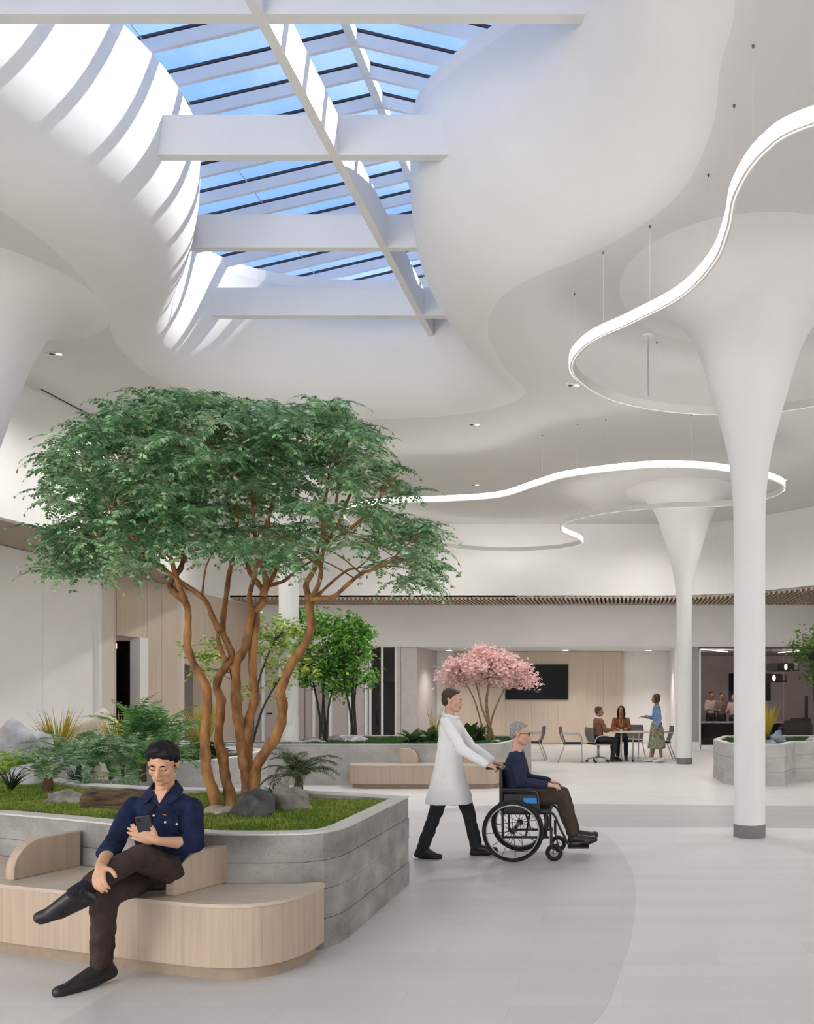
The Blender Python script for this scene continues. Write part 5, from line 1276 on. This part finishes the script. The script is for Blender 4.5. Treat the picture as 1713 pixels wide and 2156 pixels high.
# open collar: two flaps and the dark placket, laid on the shirt
def flap(pts, name, m, thick=.008):
    P = [hit(*p, push=.006) for p in pts]; b = MB(); n = len(P)
    a = [p for p, _ in P]; c = [p+nn*thick for p, nn in P]
    b.v = [tuple(q) for q in a+c]; b.f = [tuple(range(n)), tuple(range(2*n-1, n-1, -1))]+[(i, (i+1) % n, n+(i+1) % n, n+i) for i in range(n)]
    return link(name, fixn(b.mesh(name)), m, man)
nk = Vector(J['neck'])-org; tr = V(1, .12, 0).normalized(); tf = V(.12, -1, 0).normalized()
for sg in (-1, 1):
    up_ = spline([(0, -.060, .048), (.045*sg, -.045, .046), (.064*sg, .0, .034), (.050*sg, .05, .006), (.026*sg, .074, -.028)], 4)
    lo_ = spline([(0, -.088, .002), (.060*sg, -.070, .0), (.098*sg, .0, -.014), (.096*sg, .062, -.050), (.066*sg, .098, -.082)], 4)
    def TP(p, o=0): return nk+tr*p[0]*(1+o)+tf*p[1]*(1+o)+V(0, 0, p[2]+o*.05)
    A = [TP(p) for p in up_]; B = [TP(p, .10) for p in up_]; C = [TP(p, .10) for p in lo_]; D = [TP(p, .0) for p in lo_]
    link('collar', fixn(MB().loft([[a, b_, c_, d_] for a, b_, c_, d_ in zip(A, B, C, D)]).mesh('collar', True, 40)), DENIM, man)
flap([(318, 1690), (330, 1694), (322, 1720), (312, 1745), (303, 1745), (310, 1715)], 'placket', mat('dark_navy', (.006, .008, .02), rough=.9), .003)
flap([(342, 1712), (375, 1716), (374, 1752), (340, 1748)], 'pocket', DENIM, .003)
fl = flap([(343, 1713), (350, 1714.5), (350, 1716.5), (343, 1715)], 'pocket_tab', mat('gold_stitch', (.40, .25, .06)), .004)
# skin of the open neck
P = [hit(px, py, .006)[0] for px, py in ((326, 1664), (352, 1664), (346, 1676), (336, 1692))]
b = MB(); c = [p+V(0, .03, 0) for p in P]; b.v = [tuple(q) for q in P+c]; b.f = [(0, 1, 2, 3), (7, 6, 5, 4)]+[(i, (i+1) % 4, 4+(i+1) % 4, 4+i) for i in range(4)]
link('open_neck', fixn(b.mesh('open_neck')), SKA, man)
# phone
ph = thing('smartphone', 'dark grey smartphone held in the seated man\'s left hand', 'phone', (-2.797, 4.728, .912))
Rp = Matrix((V(.93, .35, .10), V(-.33, .86, .40), V(.05, -.41, .91))).transposed(); Rp = Rp.to_quaternion().to_matrix()
me = bevel_mesh(MB().box(-.038, .038, -.0045, .0045, -.078, .078).mesh('phone_body'), .004, 3); o = link('phone_body', me, mat('phone_graphite', (.045, .05, .058), rough=.35, spec=.5), ph); o.rotation_euler = Rp.to_euler()
me = MB().box(-.034, .034, .0046, .0052, -.072, .072).mesh('phone_screen'); o = link('phone_screen', me, mat('phone_screen_glow', (.25, .3, .4), emit=.4), ph); o.rotation_euler = Rp.to_euler()
me = bevel_mesh(MB().box(-.032, -.008, -.0075, -.0040, .045, .070).mesh('camera_bump'), .002, 2); o = link('camera_bump', me, BLACK, ph); o.rotation_euler = Rp.to_euler()

# ---- doctor pushing the wheelchair
COAT = mat('white_coat', (.82, .825, .84), rough=.8, var=.03, scale=6, bump=.2, bscale=25)
BTR = mat('black_trousers', (.020, .022, .028), rough=.8, var=.2, scale=9, bump=.2)
y0 = 8.38
J = dict(org=(-1.80, y0, 0), f=(1, 0, 0), pitch=.12, pel=(-1.80, y0, .92), chest=(-1.79, y0, 1.20), neck=(-1.785, y0, 1.47), head=(-1.765, y0, 1.625),
     shR=(-1.79, y0-.185, 1.41), elR=(-1.62, y0-.235, 1.13), wrR=(-1.375, y0-.205, .975), shL=(-1.79, y0+.185, 1.41), elL=(-1.62, y0+.235, 1.13), wrL=(-1.375, y0+.205, .975),
     hipR=(-1.81, y0-.09, .88), knR=(-1.91, y0-.10, .49), anR=(-2.05, y0-.10, .105), toR=(-1.87, y0-.11, .05), hipL=(-1.78, y0+.09, .88), knL=(-1.62, y0+.08, .48), anL=(-1.53, y0+.08, .095), toL=(-1.335, y0+.07, .085),
     hfR=(.9, 0, -.25), hbR=(0, -.3, 1), hfL=(.9, 0, -.25), hbL=(0, .3, 1), curlR=(.9, .95, 1, 1), curlL=(.9, .95, 1, 1))
S = dict(skin=SKB, top=COAT, tname='white_coat', bottom=BTR, shoe=SHOE, hair=HAIRN, style='crop', sleeve=.93, hem=.95, coat=(.56, .205, .245, .0), vox=.010, bvox=.007, wr=.008, hemr=.066)
doc, cshirt, _ = figure('man in long white coat pushing the wheelchair, seen from the side', J, S)

MB().tube([(.015+.075*math.cos(a), .068*math.sin(a), 1.462-.02*math.cos(a)) for a in [2*PI*i/18 for i in range(18)]], .020, 8, closed=True).build('coat_collar', COAT, doc, True)
# ---- wheelchair
WX = -1.10; WY = 8.40
wc = thing('wheelchair', 'black manual wheelchair with large spoked wheels and blue tag', 'wheelchair', (WX, WY, 0))
TIRE = mat('black_tyre', (.016, .016, .017), rough=.75); FRM = mat('black_frame', (.022, .022, .025), rough=.35, spec=.5)
def torus(b, c, R_, r, axis='y', n=40, m=8):
    rg = []
    for i in range(n):
        a = 2*PI*i/n; e_ = V(math.cos(a), 0, math.sin(a)); rg.append([Vector(c)+e_*(R_+r*math.cos(2*PI*j/m))+V(0, r*math.sin(2*PI*j/m), 0) for j in range(m)])
    return b.loft(rg, True)
for s in (-1, 1):
    yw = s*.285; c = (.0, yw, .312)
    wh = torus(MB(), c, .295, .017).build('wheel', TIRE, wc, True)
    torus(MB(), c, .272, .009).build('wheel_rim', FRM, wh, True)
    torus(MB(), (c[0], yw+s*.035, c[2]), .262, .007).build('hand_rim', TUBE, wh, True)
    MB().tube([(0, yw-.035, .312), (0, yw+.035, .312)], .028, 12).build('hub', FRM, wh, True)
    for i in range(12):
        a = 2*PI*i/12+.1; MB().tube([(.02*math.cos(a), yw+s*.02*(-1)**i, .312+.02*math.sin(a)), (.27*math.cos(a), yw, .312+.27*math.sin(a))], .0032, 5).build('spoke', FRM, wh)
    cx_ = .41
    cw = torus(MB(), (cx_, s*.24, .088), .066, .022, n=24).build('castor_wheel', TIRE, wc, True)
    MB().tube([(cx_, s*.24-.02, .088), (cx_, s*.24+.02, .088)], .022, 10).build('hub', METAL, cw, True)
    for q in (-.028, .028): MB().bar((cx_, s*.24+q, .08), (cx_-.03, s*.24+q, .20), .008, .02, up=(0, 1, 0)).build('castor_fork', FRM, wc)
    MB().tube([(cx_-.03, s*.24, .19), (cx_-.03, s*.24, .34)], .014, 8).build('castor_stem', FRM, wc, True)
    MB().tube(spline([(-.24, s*.225, .94), (-.16, s*.225, .94), (-.13, s*.225, .90), (-.12, s*.225, .7), (-.11, s*.225, .22)], 5), .0125, 8).build('back_tube', FRM, wc, True)
    MB().tube([(-.28, s*.225, .94), (-.15, s*.225, .94)], .018, 10).build('push_handle', BLACK, wc, True)
    MB().tube([(-.11, s*.225, .24), (.36, s*.235, .24)], .0125, 8).build('lower_rail', FRM, wc, True)
    MB().tube(spline([(-.11, s*.225, .49), (.30, s*.225, .50), (.40, s*.22, .47), (.47, s*.20, .32), (.56, s*.18, .14)], 5), .0125, 8).build('seat_rail', FRM, wc, True)
    MB().tube([(.33, s*.235, .24), (.33, s*.225, .50)], .012, 8).build('front_post', FRM, wc, True)
    MB().tube(spline([(-.12, s*.24, .70), (.16, s*.25, .71), (.24, s*.25, .68), (.26, s*.25, .5)], 4), .011, 8).build('arm_tube', FRM, wc, True)
    me = bevel_mesh(MB().box(-.11, .19, s*.25-.028, s*.25+.028, .712, .738).mesh('arm_pad'), .01, 2); link('arm_pad', me, BLACK, wc)
    me = bevel_mesh(MB().box(-.10, .25, s*.243-.006, s*.243+.006, .50, .68).mesh('side_guard'), .004, 1); sg = link('side_guard', me, BLACK, wc)
    MB().box(.10, .235, s*.252-.004, s*.252+.004, .585, .64).build('blue_tag', mat('blue_label', (.01, .25, .72), rough=.4), sg)
    me = bevel_mesh(MB().box(.54, .76, s*.13-.075, s*.13+.075, .118, .135).mesh('footplate'), .005, 1); o = link('footplate', me, BLACK, wc)
me = bevel_mesh(MB().box(-.12, .36, -.215, .215, .465, .525).mesh('seat'), .015, 2); link('seat', me, BLACK, wc)
me = bevel_mesh(MB().box(-.15, -.118, -.215, .215, .50, .92).mesh('backrest'), .01, 2); link('backrest', me, BLACK, wc)
for s in (-1, 1): MB().tube([(.12, -s*.22, .24), (.12, s*.22, .48)], .011, 8).build('cross_brace', FRM, wc, True)
MB().tube([(0, -.28, .312), (0, .28, .312)], .014, 8).build('axle', FRM, wc, True)

NAVY = mat('navy_sweater', (.014, .022, .055), rough=.9, var=.15, scale=10, bump=.3)
BRT = mat('dark_brown_trousers', (.045, .030, .020), rough=.8, var=.2, scale=9)
J = dict(org=(-1.10, WY, .52), f=(1, 0, 0), pitch=.12, pel=(-1.10, WY, .625), chest=(-1.115, WY, .86), neck=(-1.10, WY, 1.115), head=(-1.065, WY, 1.28),
     shR=(-1.10, WY-.18, 1.05), elR=(-1.03, WY-.215, .80), wrR=(-.78, WY-.155, .765), shL=(-1.10, WY+.18, 1.05), elL=(-1.03, WY+.215, .80), wrL=(-.78, WY+.155, .765),
     hipR=(-1.06, WY-.09, .605), knR=(-.63, WY-.13, .640), anR=(-.50, WY-.13, .225), toR=(-.29, WY-.13, .235), hipL=(-1.06, WY+.09, .605), knL=(-.63, WY+.13, .640), anL=(-.50, WY+.13, .225), toL=(-.29, WY+.13, .235),
     hfR=(.9, .1, -.15), hbR=(0, -.2, 1), hfL=(.9, -.1, -.15), hbL=(0, .2, 1), curlR=(.3, .35, .4, .45))
S = dict(skin=SKB, top=NAVY, tname='sweater', bottom=BRT, shoe=SHOE, hair=HAIRG, style='crop', sleeve=.93, hem=.9, vox=.010, bvox=.007, wr=.007)
pat, _, Rw = figure('grey-haired man in navy sweater sitting in the wheelchair', J, S)
hc = Vector(J['head'])-Vector(J['org'])
def HP(x, y, z): return hc+Rw @ V(x, y, z)
gl = None
for s in (-1, 1):
    b = MB(); ptsg = [HP(s*.032+.021*math.cos(a), -.102+.008*abs(math.cos(a)), .002+.016*math.sin(a)) for a in [2*PI*i/16 for i in range(16)]]
    o = b.tube(ptsg, .0022, 6, closed=True).build('glasses_rim', BLACK, pat, True)
    MB().tube([HP(s*.053, -.096, .004), HP(s*.082, -.01, .006), HP(s*.083, .02, .0)], .0022, 6).build('glasses_temple', BLACK, pat, True)
MB().tube([HP(-.011, -.104, .004), HP(.011, -.104, .004)], .0022, 6).build('glasses_bridge', BLACK, pat, True)

# ---- people in the background
def seated(x, y, f, seat=.47, hz=None, arms='table', face=None, spread=.10, lean=0.0):
    f = Vector((f[0], f[1], 0)).normalized(); l = V(-f.y, f.x, 0); b = V(x, y, 0)
    J = dict(org=(x, y, seat), f=f, face=face or f, pel=b+V(0, 0, seat+.11), chest=b+f*lean*.5+V(0, 0, seat+.36), neck=b+f*lean+V(0, 0, seat+.61), head=b+f*(lean+.03)+V(0, 0, seat+.775))
    for s, k in (('L', 1), ('R', -1)):
        J['sh'+s] = b+f*lean+l*k*.175+V(0, 0, seat+.545); J['hip'+s] = b+f*.03+l*k*.09+V(0, 0, seat+.09); J['kn'+s] = b+f*.43+l*k*spread+V(0, 0, seat+.06)
        J['an'+s] = b+f*(.40+.06*k)+l*k*spread+V(0, 0, .10); J['to'+s] = b+f*(.60+.06*k)+l*k*(spread+.02)+V(0, 0, .05)
        J['el'+s] = b+f*(lean+.10)+l*k*.22+V(0, 0, seat+.31); J['wr'+s] = b+f*(lean+.32)+l*k*.13+V(0, 0, seat+.325 if arms == 'table' else seat+.2)
        J['hf'+s] = f+l*(-.3*k); J['hb'+s] = V(0, 0, 1)
    return J
def standing(x, y, f, h=1.68, face=None, step=.08, arms=('down', 'down')):
    f = Vector((f[0], f[1], 0)).normalized(); l = V(-f.y, f.x, 0); b = V(x, y, 0); q = h/1.75
    J = dict(org=(x, y, 0), f=f, face=face or f, pel=b+V(0, 0, .93*q), chest=b+V(0, 0, 1.2*q), neck=b+V(0, 0, 1.47*q), head=b+f*.03+V(0, 0, 1.63*q))
    for s, k, a in (('L', 1, arms[0]), ('R', -1, arms[1])):
        J['sh'+s] = b+l*k*.165+V(0, 0, 1.41*q); J['hip'+s] = b+l*k*.085+V(0, 0, .88*q); J['kn'+s] = b+f*step*k*.6+l*k*.09+V(0, 0, .48*q)
        J['an'+s] = b+f*step*k+l*k*.09+V(0, 0, .095); J['to'+s] = b+f*(step*k+.19)+l*k*.11+V(0, 0, .05)
        if a == 'down': J['el'+s] = b+l*k*.22-f*.03+V(0, 0, 1.12*q); J['wr'+s] = b+l*k*.22+f*.05+V(0, 0, .87*q); J['hf'+s] = V(0, 0, -1)+f*.2; J['hb'+s] = l*k
        else: J['el'+s] = b+l*k*.22+f*.03+V(0, 0, 1.12*q); J['wr'+s] = b+l*k*.16+f*.27+V(0, 0, 1.16*q); J['hf'+s] = f-l*k*.2; J['hb'+s] = V(0, 0, 1)
    return J
BRJ = mat('brown_jacket', (.17, .085, .042), rough=.85, var=.12, scale=12); RUST = mat('rust_jacket', (.18, .06, .028), rough=.85, var=.12, scale=12)
LDEN = mat('light_denim', (.14, .24, .42), rough=.85, var=.15, scale=14); NAVT = mat('navy_trousers', (.012, .014, .028), rough=.85, var=.1)
WSH = mat('white_shoe', (.75, .75, .76), rough=.6); PALE = mat('pale_shirt', (.42, .36, .34), rough=.85); PLUM = mat('plum_shirt', (.13, .085, .09), rough=.85, var=.2, scale=30)
SKIRT = mat('patterned_skirt', (.10, .125, .13), rough=.85, scale=16, col2=(.34, .35, .20), det=2)
small = dict(vox=.014, bvox=.010, wr=.006)
xm = (1259-CX)/FPX*19.9
tm, _, _ = figure('man in brown jacket sitting at the meeting table with his back turned', seated(xm, 19.9, (.9, .43), face=(.97, .2)), dict(skin=SKC, top=BRJ, tname='jacket', bottom=BTR, shoe=SHOE, hair=HAIRN, style='crop', **small))
MB().tube([(math.cos(a)*.068, math.sin(a)*.062, .622-.02*math.cos(a)) for a in [2*PI*i/16 for i in range(16)]], .02, 8, closed=True).build('white_collar', WSH, tm, True)
xw = (1307-CX)/FPX*20.95
tw_, _, _ = figure('woman with long dark hair in rust jacket sitting behind the table', seated(xw, 20.95, (.05, -1), face=(-.1, -1)), dict(skin=SKC, top=RUST, tname='jacket', bottom=NAVT, shoe=mat('brown_boot', (.10, .04, .025)), hair=HAIRB, style='long', w=.9, hk=.96, **small))
MB().tube([(-.05, -.085, .57), (-.03, -.135, .42), (.0, -.145, .30), (.03, -.135, .42), (.05, -.085, .57)], .008, 6).build('lanyard', mat('yellow_lanyard', (.55, .33, .05)), tw_, True)
MB().box(-.035, .035, -.16, -.152, .20, .29).build('badge', WSH, tw_)
xs_ = (1382-CX)/FPX*19.9
Jw = standing(xs_, 19.9, (-.98, -.15), 1.68, face=(-1, .1), step=-.10, arms=('down', 'bent'))
Jw['elL'], Jw['wrL'], Jw['elR'], Jw['wrR'] = Jw['elL'], Jw['wrL'], Jw['elR'], Jw['wrR']
pe = Jw['pel']; fwd_ = Vector(Jw['f']); lf = V(-fwd_.y, fwd_.x, 0)
sk_ = [('l', [ring(pe+V(0, 0, .10), lf, fwd_, .155, .12), ring(pe-V(0, 0, .05), lf, fwd_, .175, .155), ring(pe-V(0, 0, .35), lf, fwd_, .185, .195), ring(pe-V(0, 0, .56), lf, fwd_, .19, .225), ring(pe-V(0, 0, .562), lf, fwd_, .18, .21)])]
stw, _, _ = figure('woman in light denim jacket and patterned skirt standing at the table', Jw, dict(skin=SKC, top=LDEN, tname='denim_jacket', shoe=WSH, hair=HAIRN, style='bob', w=.92, hk=.96, sleeve=.9, **small))
blob('skirt', sk_, .012, SKIRT, stw, Vector(Jw['org']), 4, .008, 8, 1)
for px, y, f, top_, lab, h, hs in ((1496, 27.5, (.3, -1), PALE, 'dark-haired person in pale top, leftmost in the glazed meeting room', 1.74, HAIRB), (1518, 27.3, (.1, -1), PLUM, 'dark-haired person in patterned plum top, middle in the glass room', 1.70, HAIRB), (1545, 27.1, (-.6, -1), PALE, 'person in beige top half hidden behind the large column', 1.66, HAIRN)):
    figure(lab, standing((px-CX)/FPX*y, y, f, h, arms=('bent', 'bent')), dict(skin=SKC, top=top_, bottom=BTR, shoe=SHOE, hair=hs, style='bob' if hs is HAIRN else 'crop', vox=.016, bvox=.013, wr=.006))

bpy.data.scenes.remove(TMP)
